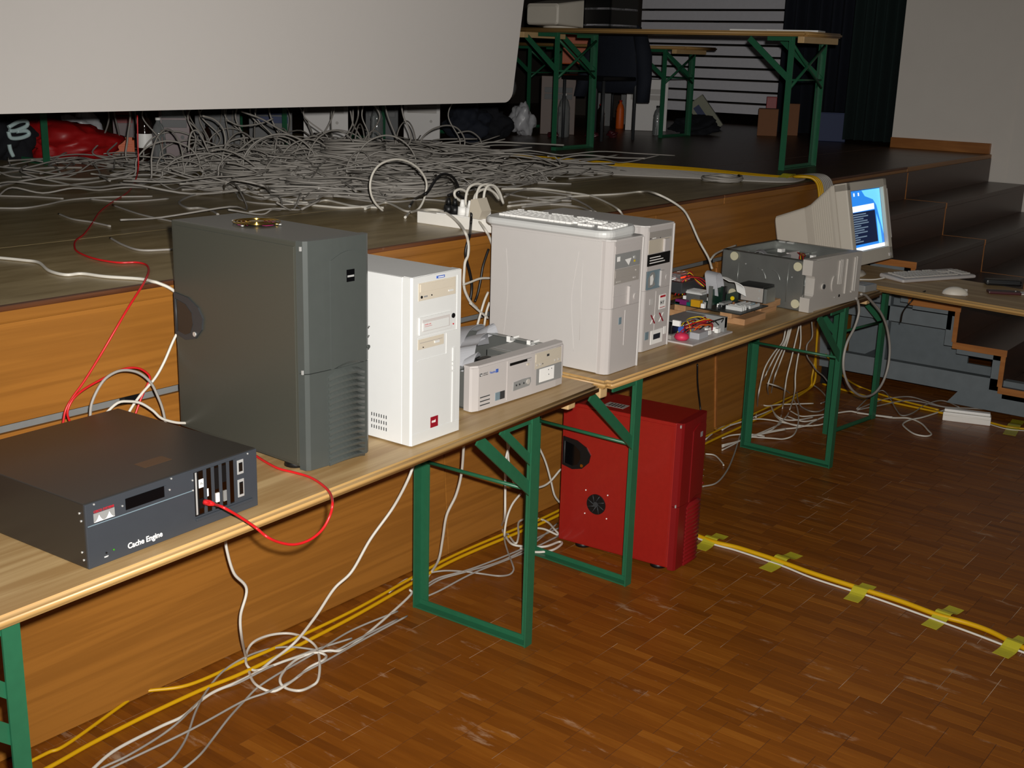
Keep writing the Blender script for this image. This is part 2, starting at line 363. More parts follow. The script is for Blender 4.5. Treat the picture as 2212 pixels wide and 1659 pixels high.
# ------------------------------------------------------------------ side wall, back of the stage
wl = MB().box(WX, WX+.25, -3.4, 1.44, -.05, 4.2).build('wall_right', 'wall_white'); tag(wl, kind='structure', label='white plastered side wall beside the stage')
tag(MB().box(WX-.015, WX, -3.4, .56, -.01, 4.2).build('wall_offset', 'wall_white'), kind='structure', label='shallow projection of the white side wall')
sk = MB().box(WX-.022, WX, S, 1.44, H, H+.075, .003).build('baseboard_right', 'tread_edge', None, 'wooden skirting on the white wall at stage level'); tag(sk, kind='structure')
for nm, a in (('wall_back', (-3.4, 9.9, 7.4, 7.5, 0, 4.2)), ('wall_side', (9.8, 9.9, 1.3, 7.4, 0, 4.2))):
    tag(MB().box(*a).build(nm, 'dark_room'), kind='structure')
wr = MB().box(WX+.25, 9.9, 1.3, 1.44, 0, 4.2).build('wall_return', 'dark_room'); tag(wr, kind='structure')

# fixed stage steps between the near unit and the white wall (x 3.22 .. 6.1)
RIS, GO = .194, .256
def stairs(name, x0, x1, label, side_frame):
    root = empty(name, (x0, S, 0), 0, label, 'stairs')
    w = x1-x0
    for k in range(1, 6):
        z = H-k*RIS; y0 = -k*GO-.02
        box('tread', 'step_wood', root, 0.004, w-.004, y0, -(k-1)*GO-.0, z-.028, z, .002)
        box('tread_end', 'tread_edge', root, -.002, .0035, y0-.003, -(k-1)*GO-.002, z-.034, z+.0005, .001)
        box('riser', 'step_wood', root, .004, w-.004, -(k-1)*GO-.018, -(k-1)*GO-.0, z+.0005, z+RIS-.0285)
        box('riser_end', 'tread_edge', root, -.002, .0035, -(k-1)*GO-.02, -(k-1)*GO+.004, z+.0005, z+RIS-.034)
    k = 6; z = 0
    box('riser', 'step_wood', root, .004, w-.004, -5*GO-.018, -5*GO, .0, H-5*RIS-.0285)
    if side_frame:
        for x in (.03, w-.08):
            m = MB()
            # grey steel side frame following the steps
            m.box(x, x+.05, -5.15*GO, -.02, .10, .20); m.box(x, x+.05, -.08, -.02, .2, H-RIS-.04)
            for k in range(1, 6):
                z = H-k*RIS
                m.box(x, x+.05, -k*GO+.0005, -(k-1)*GO-.0185, z-.065, z-.0285)
                m.box(x, x+.05, -k*GO+.0005, -k*GO+.05, max(.12, z-RIS-.03), z-.03)
            m.prism([(-3.2*GO, .10), (-3.0*GO, .03), (-5.15*GO, .03), (-5.15*GO, .10)], 'x', x, x+.05)
            m.build('side_frame', 'stage_frame', root)
        box('fill_panel', 'stage_frame', root, .40, .42, -2.9*GO, -.06, .12, H-3*RIS-.03); box('fill_panel', 'stage_frame', root, .40, .42, -4.9*GO, -2.9*GO, .12, H-5*RIS)  # added panels, close off the dark inside under the steps
        m = MB()
        m.box(.03, .075, -2.9*GO, -.08, H-3*RIS-.14, H-3*RIS-.06); m.box(.03, .075, -1.6*GO, -1.4*GO, .2, H-2*RIS-.07)
        m.build('cross_rail', 'stage_frame', root)
        for y in (-.3, -1.0): box('stretcher', 'stage_frame', root, .05, w-.05, y, y+.05, .12, .18)
        for y in (-.12, -5.0*GO): box('foot', 'black', root, .03, .09, y, y+.06, 0, .10)
        box('foot', 'black', root, w-.09, w-.03, -.12, -.06, 0, .10); box('foot', 'black', root, w-.09, w-.03, -5*GO, -5*GO+.06, 0, .10)
    return root
stairs('stage_stairs', 3.225, 4.395, 'movable flight of dark wooden steps on a grey steel frame against the stage', True)
stairs('stage_stairs', 4.4, WX-.018, 'dark wooden flight of steps built between the stage and the white wall', False)
fascia('upper_panel', 4.4, WX-.001, S+.006, .0, H-.045, .018); fascia('nosing', 4.402, WX-.001, S-.012, H-.042, H-.001, .03, b=.006)
# ------------------------------------------------------------------ beer tables
def beer_table(loc, rz, label, trestles=(.32, 1.88), L=2.2, W=.5, battens=(.1, 2.06), twin=False, group=None, bd=-1, xb=False, hb=.15):
    root = empty('beer_table', loc, rz, label, 'table', group)
    # rounded plank top with rounded corners
    bm = bmesh.new(); bmesh.ops.create_cube(bm, size=1)
    for q in bm.verts: q.co = Vector((q.co.x*L, q.co.y*W, q.co.z*.027))
    bmesh.ops.bevel(bm, geom=[e for e in bm.edges if abs(e.verts[0].co.z-e.verts[1].co.z) > .01], offset=.018, segments=4, affect='EDGES')
    bmesh.ops.bevel(bm, geom=[e for e in bm.edges if abs(e.verts[0].co.z-e.verts[1].co.z) < .001 and len(e.link_faces) == 2 and abs(e.link_faces[0].normal.z)+abs(e.link_faces[1].normal.z) > .5], offset=.008, segments=3, affect='EDGES')
    top = MB().frombm(bm).build('table_top', 'table_wood', root); top.location = (L/2, W/2, T-.0135)
    top.data.materials.append(M['table_edge'])
    for p in top.data.polygons:
        if p.normal.z < .3: p.material_index = 1
        p.use_smooth = abs(p.normal.z) < .98
    for x in battens:
        o = MB().box(-.02, .02, -W/2+.03, W/2-.0, -.036, 0, .004).build('batten', 'batten_wood', root); o.location = (x, W/2+.012, T-.027)
    for n, x in enumerate(trestles):
        for y, sg in ((.03, 1), (W-.03, -1)):
            m = MB(); m.box(x-.018, x+.018, y-.0025*sg, y+.0025*sg, 0, T-.03); m.box(x+.014, x+.018, min(y, y+.034*sg), max(y, y+.034*sg), 0, T-.03)
            m.build('leg', 'green_paint', root)
            a = Vector((x-.002, y+.006*sg, .505)); b = Vector((x+bd*.27, y+.006*sg, T-.04))
            def brace(a, b, w=.017):
                d = (b-a).normalized(); nrm = Vector((-d.z, 0, d.x))*w
                v = [a-nrm, a+nrm, b+nrm, b-nrm]; yy = Vector((0, .003, 0))
                MB().add([q-yy for q in v]+[q+yy for q in v], [(0,1,2,3),(7,6,5,4),(0,4,5,1),(1,5,6,2),(2,6,7,3),(3,7,4,0)]).build('brace', 'green_paint', root)
            brace(a, b)
            if twin: brace(a+Vector((0, 0, .09)), b+Vector((.108, 0, .0)), .013)
            box('hinge_bar', 'green_paint', root, min(x, x+bd*hb), max(x, x+bd*hb), y+.004*min(sg,0)+.002, y+.008, T-.052, T-.029)
        MB().box(x-.016, x+.016, .03, W-.03, 0.001, .006).box(x+.012, x+.016, .03, W-.03, .001, .022).build('foot_bar', 'green_paint', root)
        box('top_bar', 'green_paint', root, x-.016, x+.016, .03, W-.03, T-.034, T-.028)
        if xb:
            for za, zb_ in ((.46, .70), (.70, .46)): MB().tube([(x-.006, .035, za), (x-.006, W-.035, zb_)], .009, 6).build('cross_brace', 'green_paint', root)
        MB().cyl((x, .03, .505), (x, W-.03, .505), .006, n=10).build('cross_rod', 'green_paint', root)
    return root
a1 = R(2.3138)
beer_table((-2.2*math.cos(a1), -2.2*math.sin(a1), 0), 2.3138, 'long beer table with green legs carrying the dark server and charcoal tower', (.20, 1.88), battens=(.1, 2.095), twin=True)
beer_table((.03, -.0061, 0), -.83, 'long beer table with green legs carrying the two putty towers and the opened steel case', (.223, 1.875), battens=(.035, 2.14))
beer_table((2.375, .50, 0), -98.0, 'beer table set crosswise against the stage steps with keyboard and mouse on it', (.28, 1.9), battens=(.12, 2.06))
# the same kind of table standing on the stage
beer_table((3.96, 1.0, H), 90, 'beer table on the stage beside the green curtain with a beige monitor on it', (.1, 1.72), bd=1, xb=True, battens=(.03, 1.98))
beer_table((.05, 3.62, H), 0, 'beer table behind the projection screen with the red bag under it', (.36, 1.95))
beer_table((2.5, 3.85, H), 0, 'beer table behind the projection screen beside the pale towers', (.6, 1.6))
beer_table((5.75, 2.78, H), 90, 'wooden table at the back of the stage near the white slatted wall', (.2, 1.5), L=1.8, bd=1, xb=True).scale.z = .9

def disc(name, mt, parent, c, r, axis='y', t=.002, n=20, label=None):
    a = Vector(c); d = {'x': Vector((t, 0, 0)), 'y': Vector((0, t, 0)), 'z': Vector((0, 0, t))}[axis]
    return MB().cyl(a-d, a, r, n=n).build(name, mt, parent, label)

mat('server_sticker', (92, 66, 44), .5)
# ------------------------------------------------------------------ dark rack server
sv = empty('rack_server', (-1.8194, -.027, T), 2.8787, 'flat charcoal rack server with a red cable plugged into its front', 'server')
EW, ED, EH = .4397, .47, .1355
box('case_body', 'server_top', sv, 0, EW, .004, ED, .003, EH, .0025)
box('front_panel', 'server_front', sv, .001, EW-.001, 0, .0055, .003, EH-.0015, .001)
for x in (.03, EW-.03):
    for y in (.04, ED-.04): disc('foot', 'black', sv, (x, y, .003), .012, 'z', .003)
box('stripe', 'blue_steel', sv, .004, .259, -.0006, 0, .0885, .0902)
# maker's logo: red name above steel-blue field with two white bridge towers
lg = box('logo_plate', 'mid_grey', sv, .018, .066, -.0006, 0, .0935, .1115)
pts = []
for i in range(25):
    u = i/24; x = .0185+.047*u
    w = abs(((u*2) % 1)-.5)*2
    pts.append((x, .094+.0135*(1-w)**2.2*.95))
MB().prism([(.0185, .0936)]+pts+[(.0655, .0936)], 'y', -.001, -.0006).build('bridge_mark', 'bright_white', lg)
text('maker_name', 'CISCO SYSTEMS', .0066, 'logo_red', sv, (.0185, -.0006, .1130), bold=.0002, sx=1.0)
text('model_name', 'Cache Engine', .0165, 'bright_white', sv, (.091, -.0006, .0155), bold=.0004, sx=.95)
text('reset_name', 'RESET', .0036, 'paper_white', sv, (.036, -.0006, .0155), bold=.0001)
disc('reset_hole', 'black', sv, (.041, 0, .0245), .0018); disc('power_led', 'led_green', sv, (.058, 0, .0255), .0018)
dd = MB().box(.092, .186, -.0012, .001, .0975, .1205).build('drive_slot', 'black_gloss', sv)
box('slot_frame', 'server_front', sv, .186, .1915, -.0018, .001, .0965, .1205); box('slot_frame', 'server_front', sv, .092, .1915, -.0022, .001, .0945, .0975)
for x, z in ((.084, .1085), (.1995, .1085), (.259, .112), (.259, .09), (.02, .131), (.205, .131), (.412, .13)): disc('screw', 'chrome', sv, (x, 0, z), .0019, n=8)
for k, z in enumerate((.02, .035, .1, .115)):
    disc('side_screw', 'chrome', sv, (0, .012+.004*(k % 2), z), .0022, 'x', n=8)
# expansion slots
box('slot_bay', 'black', sv, .263, .374, -.0004, .001, .03, .127)
for i, x in enumerate((.266, .2745, .2955, .3165, .3375, .358)):
    w = .004 if i == 0 else .0125
    br = box('slot_bracket', 'chrome' if i == 0 else 'mirror_metal', sv, x, x+w, -.0012, .0002, .033, .126)
    if i: box('divider', 'server_front', sv, x+.0125, x+.0205, -.0022, .0002, .031, .1275)
    if i in (3, 4): box('card_label', 'black', br, x+.0015, x+.011, -.0018, -.0012, .075 if i == 3 else .085, .122)
    if i == 3: box('port', 'paper_white', br, x+.002, x+.0105, -.004, -.0012, .046, .066)
    if i == 4: box('port', 'zinc_dull', br, x+.002, x+.0105, -.003, -.0012, .042, .066)
    if i == 1:
        box('paper_label', 'bright_white', br, x, x+.013, -.0018, -.0012, .090, .1085); box('socket', 'black', br, x+.001, x+.012, -.003, -.0012, .045, .066)
        text('label_text', 'IN', .008, 'black', br, (x+.003, -.0019, .096))
    if i == 2: box('paper_label', 'bright_white', br, x-.003, x+.004, -.0018, -.0012, .066, .083)
box('slot_sill', 'server_front', sv, .263, .421, -.005, .0, .0205, .0265, .001)
for z0, z1 in ((.09, .122), (.038, .078)):
    m = MB().box(.381, .3985, -.0022, 0, z0, z1, .0008); sp = m.build('serial_port', 'chrome', sv)
    box('port_insert', 'black', sp, .3845, .395, -.0028, -.002, z0+.006, z1-.006)
    for k in range(5):
        for c in range(2): box('pin', 'gold', sp, .387+c*.004, .3885+c*.004, -.0034, -.0028, z0+.008+k*(z1-z0-.017)/4.6, z0+.0095+k*(z1-z0-.017)/4.6)
box('top_sticker', 'server_sticker', sv, .205, .275, .08, .115, EH-.0005, EH+.0004)

# ------------------------------------------------------------------ big towers with louvred front (charcoal on the table, red on the floor)
def big_tower(loc, rz, label, paint, plastic, W, D, Hh, red=False):
    t = empty('big_tower', loc, rz, label, 'computer')
    box('case_body', paint, t, 0, W, .02, D, .012, Hh, .004)
    box('side_panel', paint, t, -.003, .001, .027, D-.012, .02, Hh-.012, .001)
    # curved bezel: bulges forward in the middle
    def prof(b): return [(0, .022), (.002, .002), (.012, -.004)]+[(.012+(W-.024)*i/8, -.004-b*math.sin(math.pi*i/8)) for i in range(1, 8)]+[(W-.012, -.004), (W-.002, .002), (W, .022)]
    MB().prism(prof(.004), 'z', .245, Hh+.002).build('upper_bezel', plastic, t)
    MB().prism(prof(.003), 'z', .006, .243).build('lower_bezel', plastic, t)
    def yf(x, b=.004): return -.004-b*math.sin(math.pi*max(0, min(1, (x-.012)/(W-.024))))
    # drive-bay door with arched top
    x0, x1 = .078, .19
    arch = [(x0+(x1-x0)*i/10, .505+.018*math.sin(math.pi*i/10)) for i in range(11)]
    n = len(arch); v = []; f = []
    for i, (x, z) in enumerate(arch):
        v += [(x, yf(x)-.0025, .243+.012*math.sin(math.pi*i/10)), (x, yf(x)-.0025, z), (x, yf(x)+.002, .243), (x, yf(x)+.002, z)]
    for i in range(n-1):
        a, b = i*4, i*4+4; f += [(a, a+1, b+1, b), (a+1, a+3, b+3, b+1), (a+2, b+2, b+3, a+3), (a, b, b+2, a+2)]
    f += [(0, 2, 3, 1), (4*n-4, 4*n-3, 4*n-1, 4*n-2)]
    dr = MB().add(v, f).build('bay_door', plastic, t)
    if red:
        box('badge', 'mid_grey', dr, .138, .154, yf(.14)-.0034, yf(.14)-.0015, .47, .488)
    else:
        bd = box('badge', 'black_gloss', dr, .126, .151, yf(.138)-.004, yf(.138)-.0015, .449, .478); box('badge_bar', 'chrome', bd, .128, .149, yf(.138)-.0046, yf(.138)-.0038, .460, .4645)
    # louvres
    m = 15
    box('louvre_back', plastic, t, .072, .181, -.0085, .0, .008, .229)
    for k in range(m):
        z = .004+k*.0152; v = []; q = 10
        for i in range(q+1):
            u = i/q; x = .067+.118*u; zz = z+.018*math.sin(math.pi*(.15+.75*u))-.006; y = yf(x, .003)-.004-.014*math.sin(math.pi*u)
            v += [(x, y+.012, zz+.0125), (x, y-.001, zz+.005), (x, y+.000, zz-.001), (x, y+.011, zz+.001)]
        f = [(i*4+c, i*4+(c+1) % 4, i*4+4+(c+1) % 4, i*4+4+c) for i in range(q) for c in range(4)]+[(3, 2, 1, 0), (4*q, 4*q+1, 4*q+2, 4*q+3)]
        MB().add(v, f).build('louvre', plastic, t)
    disc('power_button', plastic, t, (.203, -.003, .278), .005); disc('led', 'zinc', t, (.205, -.002, .305), .0018); disc('led', 'zinc', t, (.206, -.002, .328), .0018)
    for z in (.54, .25): box('latch', 'chrome', t, -.0045, 0, .002, .006, z-.006, z+.004)
    # recessed side handle with key lock
    cx, cz = D-.005, .315 if not red else .36
    ol = [(cx-.002, cz-.052), (cx-.045, cz-.062), (cx-.085, cz-.052), (cx-.112, cz-.025), (cx-.118, cz+.005), (cx-.1, cz+.03), (cx-.06, cz+.05), (cx-.002, cz+.056)]
    hd = MB().prism(ol, 'x', -.0075, -.002).build('side_handle', 'black' if red else 'dark_grey', t)
    il = [(cx-.012+.001, cz-.042), (cx-.045, cz-.048), (cx-.066, cz-.04), (cx-.078, cz-.015), (cx-.075, cz+.012), (cx-.05, cz+.032), (cx-.012, cz+.04)]
    MB().prism(il, 'x', -.0085, -.0072).build('finger_recess', 'black_gloss' if red else 'server_top', hd)
    MB().tube([(-.0085, cx-.012, cz-.044), (-.0095, cx-.012, cz+.04)], .0022).build('grip_edge', 'dark_grey', hd)
    disc('key_lock', 'gold' if red else 'chrome', hd, (-.0075, cx-.085, cz-.04), .006, 'x', .003)
    for y in (.07, D-.09):
        for x in (.03, W-.03): MB().cyl((x, y, 0), (x, y, .014), .03, .026).build('foot', 'black', t)
    return t, yf
ta, _ = big_tower((-1.1654, .0728, T), -1.52, 'tall charcoal tower computer with louvred front and gold fan grille on top', 'charcoal_paint', 'charcoal_plastic', .2089, .492, .5538)
# gold fan grille on the roof
g = MB(); gx, gy, gz = .115, .30, .5565
fan = disc('roof_fan', 'black', ta, (gx, gy, .5545), .058, 'z', .003); box('fan_blade', 'magenta', fan, gx-.05, gx+.05, gy-.012, gy+.012, .5545, .5552); box('fan_blade', 'magenta', fan, gx-.012, gx+.012, gy-.05, gy+.05, .5545, .5552)
m = MB()
for r in (.018, .028, .038, .048, .058): m.tube([(gx+r*math.cos(2*math.pi*i/36), gy+r*math.sin(2*math.pi*i/36), gz+.003) for i in range(36)], .0014, 6, True)
for k in range(4):
    a = k*math.pi/2+.35; m.tube([(gx+.012*math.cos(a), gy+.012*math.sin(a), gz+.001), (gx+.066*math.cos(a), gy+.066*math.sin(a), gz+.0005)], .0018)
m.build('fan_grille', 'gold', ta)
disc('grille_hub', 'gold', ta, (gx, gy, gz+.0045), .018, 'z', .004)
for k in range(4):
    a = k*math.pi/2+.35; disc('screw', 'chrome', ta, (gx+.066*math.cos(a), gy+.066*math.sin(a), gz+.002), .004, 'z', .003, 10)

tr, _ = big_tower((.4451, -.045, 0), 4.6385, 'red tower computer standing on the floor under the table', 'red_paint', 'red_plastic', .2041, .4696, .5468, True)
fg = disc('side_fan', 'black', tr, (-.003, .315, .185), .038, 'x', .004, 28)
for k in range(8):
    a = k*math.pi/4; MB().tube([(-.0078, .315+.01*math.cos(a), .185+.01*math.sin(a)), (-.0078, .315+.036*math.cos(a+.4), .185+.036*math.sin(a+.4))], .0016).build('fan_blade', 'dark_grey', fg)
disc('fan_hub', 'dark_grey', fg, (-.0072, .315, .185), .01, 'x', .002)
for dy in (-.045, .045):
    for dz in (-.045, .045): disc('screw', 'bright_white', tr, (-.003, .315+dy, .185+dz), .0025, 'x', .002, 8)
st = box('roof_sticker', 'putty_dark', tr, .04, .09, .25, .33, .5462, .5474)
for i in range(5): box('bar_code', 'black', st, .047, .083, .262+i*.012, .267+i*.012, .5473, .5477)

# ------------------------------------------------------------------ white midi tower
tb = empty('midi_tower', (-.8564, .0179, T), .7238, 'clean white tower computer with red square badge between charcoal tower and open desktop', 'computer')
BW, BD, BH = .196, .42, .439
box('case_body', 'white_steel', tb, .001, BW-.001, .03, BD, .008, BH, .003)
box('side_cover', 'white_steel', tb, -.001, .0015, .032, BD-.004, .004, BH-.012, .001); box('side_flange', 'white_steel', tb, -.0016, .004, .032, BD-.004, BH-.0125, BH-.0005)
bz = MB().prism([(0, .032), (0, .006), (.004, .0), (BW-.004, 0), (BW, .006), (BW, .032)], 'z', .004, BH+.0005).build('front_bezel', 'white_plastic', tb)
box('bezel_cap', 'white_steel', tb, .004, BW-.004, .004, .031, BH+.0004, BH+.0015)
cdv = box('cd_drive', 'beige_drive', tb, .0235, .1685, -.0012, .01, .3785, .4235, .0008)
box('tray', 'beige_drive', cdv, .029, .163, -.0032, -.001, .4005, .4205, .0006); box('eject', 'white_plastic', cdv, .139, .157, -.003, -.001, .3885, .3925)
disc('phone_jack', 'black', cdv, (.0345, -.001, .388), .0035); box('volume', 'mid_grey', cdv, .043, .057, -.0022, -.001, .386, .390); disc('led', 'black', cdv, (.073, -.001, .3885), .0018)
bd = box('brand_badge', 'logo_blue', tb, .092, .124, -.0015, 0, .4275, .434, .0005); box('badge_line', 'paper_white', bd, .098, .12, -.002, -.0014, .4295, .4318)
rk = box('drive_rack', 'white_plastic', tb, .026, .15, -.004, .01, .291, .336, .001)
box('rack_recess', 'putty_plastic', rk, .036, .143, -.0046, -.003, .299, .329); box('rack_handle', 'white_plastic', rk, .036, .138, -.0062, -.004, .3005, .322, .001)
text('rack_print', 'mobile rack', .0052, 'logo_red', rk, (.042, -.0063, .3155)); box('rack_print_line', 'logo_red', rk, .042, .07, -.0066, -.0062, .3115, .3122)
disc('key_lock', 'black', tb, (.161, 0, .322), .0065); disc('led', 'logo_red', tb, (.161, 0, .3), .002)
fdv = box('floppy_drive', 'beige_drive', tb, .0235, .124, -.001, .01, .2535, .28, .0006); box('slit', 'putty_dark', fdv, .03, .118, -.0013, -.0008, .2695, .271); box('eject', 'white_plastic', fdv, .086, .104, -.0035, -.0008, .262, .268); disc('led', 'black', fdv, (.042, -.001, .2585), .0015)
for a in ((.0235, .135, -.0015, .002, .2245, .2256), (.134, .1355, -.0015, .002, .2245, .2795), (.0235, .1755, -.0015, .002, .2825, .2838), (.1745, .176, -.0015, .002, .2825, .4265)): box('bezel_line', 'white_plastic', tb, *a)
for z0, z1 in ((.2, .236), (.19, .197), (.176, .187)): box('button', 'white_plastic', tb, .160, .170, -.003, .002, z0, z1, .001)
box('side_slot', 'white_plastic', tb, .160, .170, -.0025, .002, .033, .172, .001)
ms = box('red_badge', 'msi_red', tb, .075, .104, -.0014, .001, .037, .0655); text('badge_text', 'msi', .011, 'paper_white', ms, (.079, -.0016, .050), bold=.0003)
for r in range(3):
    for c in range(7): box('vent_slit', 'dark_grey', tb, -.0018, -.0008, .083+c*.0085, .0855+c*.0085, .028+r*.0165, .037+r*.0165)
box('base_line', 'white_plastic', tb, .004, BW-.004, -.001, .001, .0335, .0343)

# ------------------------------------------------------------------ opened desktop computer
hp = empty('desktop_computer', (-.514, .1001, T), -.6958, 'putty-coloured desktop computer lying open with grey ribbon cables inside', 'computer')
HW, HD, HH = .4364, .40, .1331
tray = MB().box(.006, HW-.006, .02, HD, .006, .010); tray.box(.006, .009, .02, HD, .006, .112); tray.box(HW-.009, HW-.006, .02, HD, .006, .118); tray.box(.006, HW-.006, HD-.003, HD, .006, .118); tray.box(.006, HW-.006, .02, .023, .006, .112)
tray.box(HW-.03, HW-.006, .02, HD, .116, .118); tray.build('steel_chassis', 'zinc', hp)
bez = MB().prism([(-.003, .008), (.0, .0), (.02, -.007), (HW*.6, -.010), (HW-.05, -.008), (HW-.012, -.004), (HW, .010), (HW, .03), (0, .03)], 'z', .004, HH-.004).build('front_bezel', 'putty_plastic', hp)
MB().prism([(-.002, .008), (.02, -.004), (HW*.6, -.007), (HW-.012, -.001), (HW, .010), (HW, .036), (0, .032)], 'z', HH-.004, HH+.002).build('bezel_lip', 'putty_plastic', hp)
def hy(x): return -.0072-.0028*math.sin(math.pi*min(1, max(0, x/HW)))
box('seam', 'putty_plastic', hp, .145, .1462, hy(.145)-.0004, 0, .01, .126)
for k in range(3): box('vent_slot', 'dark_grey', hp, .027, .070, hy(.05)-.0004, 0, .017+k*.0115, .0195+k*.0115)
sk_ = box('processor_sticker', 'blue_steel', hp, .094, .114, hy(.1)-.0006, 0, .019, .042); box('sticker_half', 'dark_grey', hp, .1145, .136, hy(.12)-.0006, 0, .019, .042)
lp = box('maker_mark', 'dark_grey', hp, .024, .034, hy(.03)-.0006, 0, .1035, .1115); text('maker_text', 'hp', .0075, 'paper_white', lp, (.0253, hy(.03)-.0009, .1055))
text('maker_name', 'HEWLETT', .0047, 'dark_grey', hp, (.038, hy(.04)-.0005, .1082)); text('maker_name', 'PACKARD', .0047, 'dark_grey', hp, (.038, hy(.04)-.0005, .1035))
text('series_name', 'Vectra', .0095, 'logo_blue', hp, (.066, hy(.08)-.0005, .104), bold=.0002); box('series_box', 'logo_blue', hp, .094, .104, hy(.1)-.0006, 0, .1025, .1125)
fs = MB().prism([(.157, .1105), (.257, .1105), (.257, .118), (.157, .118)], 'y', hy(.2)-.0012, 0).build('floppy_slot', 'black', hp)
MB().prism([(.158, .110), (.176, .0995), (.2, .0945), (.225, .0975), (.243, .110)], 'y', hy(.2)-.0008, 0).build('floppy_thumb', 'putty_plastic', fs); box('slot_end', 'putty_plastic', fs, .237, .257, hy(.2)-.002, 0, .111, .1175)
box('eject_button', 'beige_drive', hp, .236, .246, hy(.24)-.003, 0, .098, .104)
pn = MB().prism([(.174, .032), (.176, .057), (.22, .0595), (.256, .0585), (.258, .045), (.25, .034)], 'y', hy(.21)-.0012, 0).build('button_panel', 'mid_grey', hp)
for x in (.187, .202, .222): disc('button', 'dark_grey', pn, (x, hy(.2)-.001, .047), .0028, 'y', .002, 10)
disc('power_button', 'bezel_grey', pn, (.242, hy(.24)-.001, .048), .008, 'y', .003)
dv = box('cd_drive', 'beige_drive', hp, .276, .408, hy(.35)-.0012, 0, .0775, .1255); box('tray', 'beige_drive', dv, .279, .404, hy(.35)-.0028, hy(.35), .098, .122, .0006); box('disc_mark', 'dark_grey', dv, .332, .344, hy(.35)-.0032, hy(.35)-.0026, .108, .115)
for x in (.286, .302, .376, .393): disc('control', 'bezel_grey', dv, (x, hy(.35)-.001, .0885), .0034, 'y', .003, 10)
for x in (.314,): disc('led', 'dark_grey', dv, (x, hy(.35)-.001, .0885), .002, 'y', .001, 8)
gp = box('grey_blank', 'mid_grey', hp, .277, .411, hy(.35)-.0008, 0, .026, .0765); wp = box('white_label', 'bright_white', gp, .3, .373, hy(.35)-.0018, hy(.35), .0325, .0735)
for x, z in ((.344, .065), (.36, .066), (.346, .05)): disc('dot', 'dark_grey', wp, (x, hy(.35)-.0018, z), .0018, 'y', .0004, 8)
box('side_slot', 'putty_plastic', hp, .4145, .424, -.0062, 0, .03, .128, .0012)
# inside: boards, brackets, ribbon cables
box('main_board', 'pcb_dark', hp, .02, .42, .05, .38, .012, .02); box('drive_cage', 'zinc', hp, .27, .40, .04, .17, .03, .112, .002); box('cage_plate', 'zinc_dull', hp, .29, .385, .06, .16, .112, .1135)
box('bridge', 'zinc', hp, .03, .27, .12, .17, .085, .09); box('bridge_flange', 'zinc', hp, .2, .29, .03, .12, .1, .104)
for y in (.18, .10):
    cl_ = box('clip', 'bright_white', hp, .40, .436, y-.004, y+.004, .112, .124); box('clip_tab', 'bright_white', cl_, .40, .408, y-.004, y+.018, .106, .124)
def rib(pts, w, parent, name='ribbon_cable', mt='ribbon'): return MB().ribbon(catmull(pts, 8), w, .0008).build(name, mt, parent)
rib([(.10, .13, .05), (.13, .14, .10), (.165, .16, .135), (.21, .19, .128), (.25, .21, .14), (.295, .225, .142), (.33, .25, .12), (.36, .27, .09)], (.03, -.045, .012), hp)
rib([(.15, .2, .06), (.2, .24, .12), (.26, .27, .146), (.33, .3, .148), (.38, .315, .142), (.42, .33, .12)], (.03, -.045, .01), hp)
rib([(.1, .1, .03), (.12, .12, .09), (.15, .13, .118), (.19, .15, .1)], (.02, -.03, .02), hp)
rib([(.33, .25, .11), (.37, .27, .138), (.41, .28, .140), (.425, .275, .11)], (.02, -.03, .02), hp)
box('plug', 'black', hp, .12, .17, .07, .09, .10, .122, .002); box('plug', 'black', hp, .06, .11, .05, .07, .1, .12, .002)
# ------------------------------------------------------------------ putty towers with chamfered bezels
def putty_tower(loc, rz, label, hh):
    t = empty('putty_tower', loc, rz, label, 'computer')
    W, D = .19, .455
    box('case_body', 'putty_steel', t, .001, W-.001, .012, D, .006, hh-.004, .003)
    sd = box('side_panel', 'putty_steel', t, -.0015, .0015, .014, D-.004, .004, hh-.008, .001)
    for pts in ([(.39, .36), (.382, .29), (.379, .22), (.384, .14), (.392, .06)], [(.1, .385), (.112, .31), (.121, .235), (.116, .16), (.104, .06)]):
        MB().tube(catmull([(-.0015, y, z) for y, z in pts], 8), .0009, 5).build('pressed_line', 'putty_steel', sd)
    MB().tube([(-.0015, .085, .36), (-.0015, .083, .1)], .0008, 5).build('pressed_line', 'putty_steel', sd)
    pr = [(0, .016), (.0, .002), (.004, -.012), (.014, -.020), (.02, -.0215), (W-.014, -.0215), (W-.005, -.017), (W, -.004), (W, .016)]
    MB().prism(pr, 'z', .214, hh-.006).build('upper_bezel', 'putty_plastic', t); MB().prism(pr, 'z', .002, .2133).build('lower_bezel', 'putty_plastic', t)
    MB().prism([(-.001, D), (-.001, .0), (.004, -.013), (.02, -.024), (W-.012, -.024), (W+.001, -.004), (W+.001, D)], 'z', hh-.0055, hh).build('top_cover', 'putty_steel', t)
    box('bay_field', 'putty_plastic', t, .018, .166, -.0225, -.02, .2165, hh-.018)
    MB().box(W-.006, W-.001, -.0225, -.016, .0, hh-.006, .001).build('corner_rib', 'putty_steel', t)
    return t
PY = -.0228
tc_ = putty_tower((.091, .07, T), 0, 'putty tower computer with a white keyboard lying on its roof', .4322)
b1 = box('bay_cover', 'putty_plastic', tc_, .0195, .165, PY-.001, -.02, .388, .411)
dr = box('optical_drive', 'mid_grey', tc_, .0195, .165, PY-.0012, -.02, .340, .3865, .0006); box('sticker', 'bright_white', dr, .03, .046, PY-.0018, PY-.001, .363, .378)
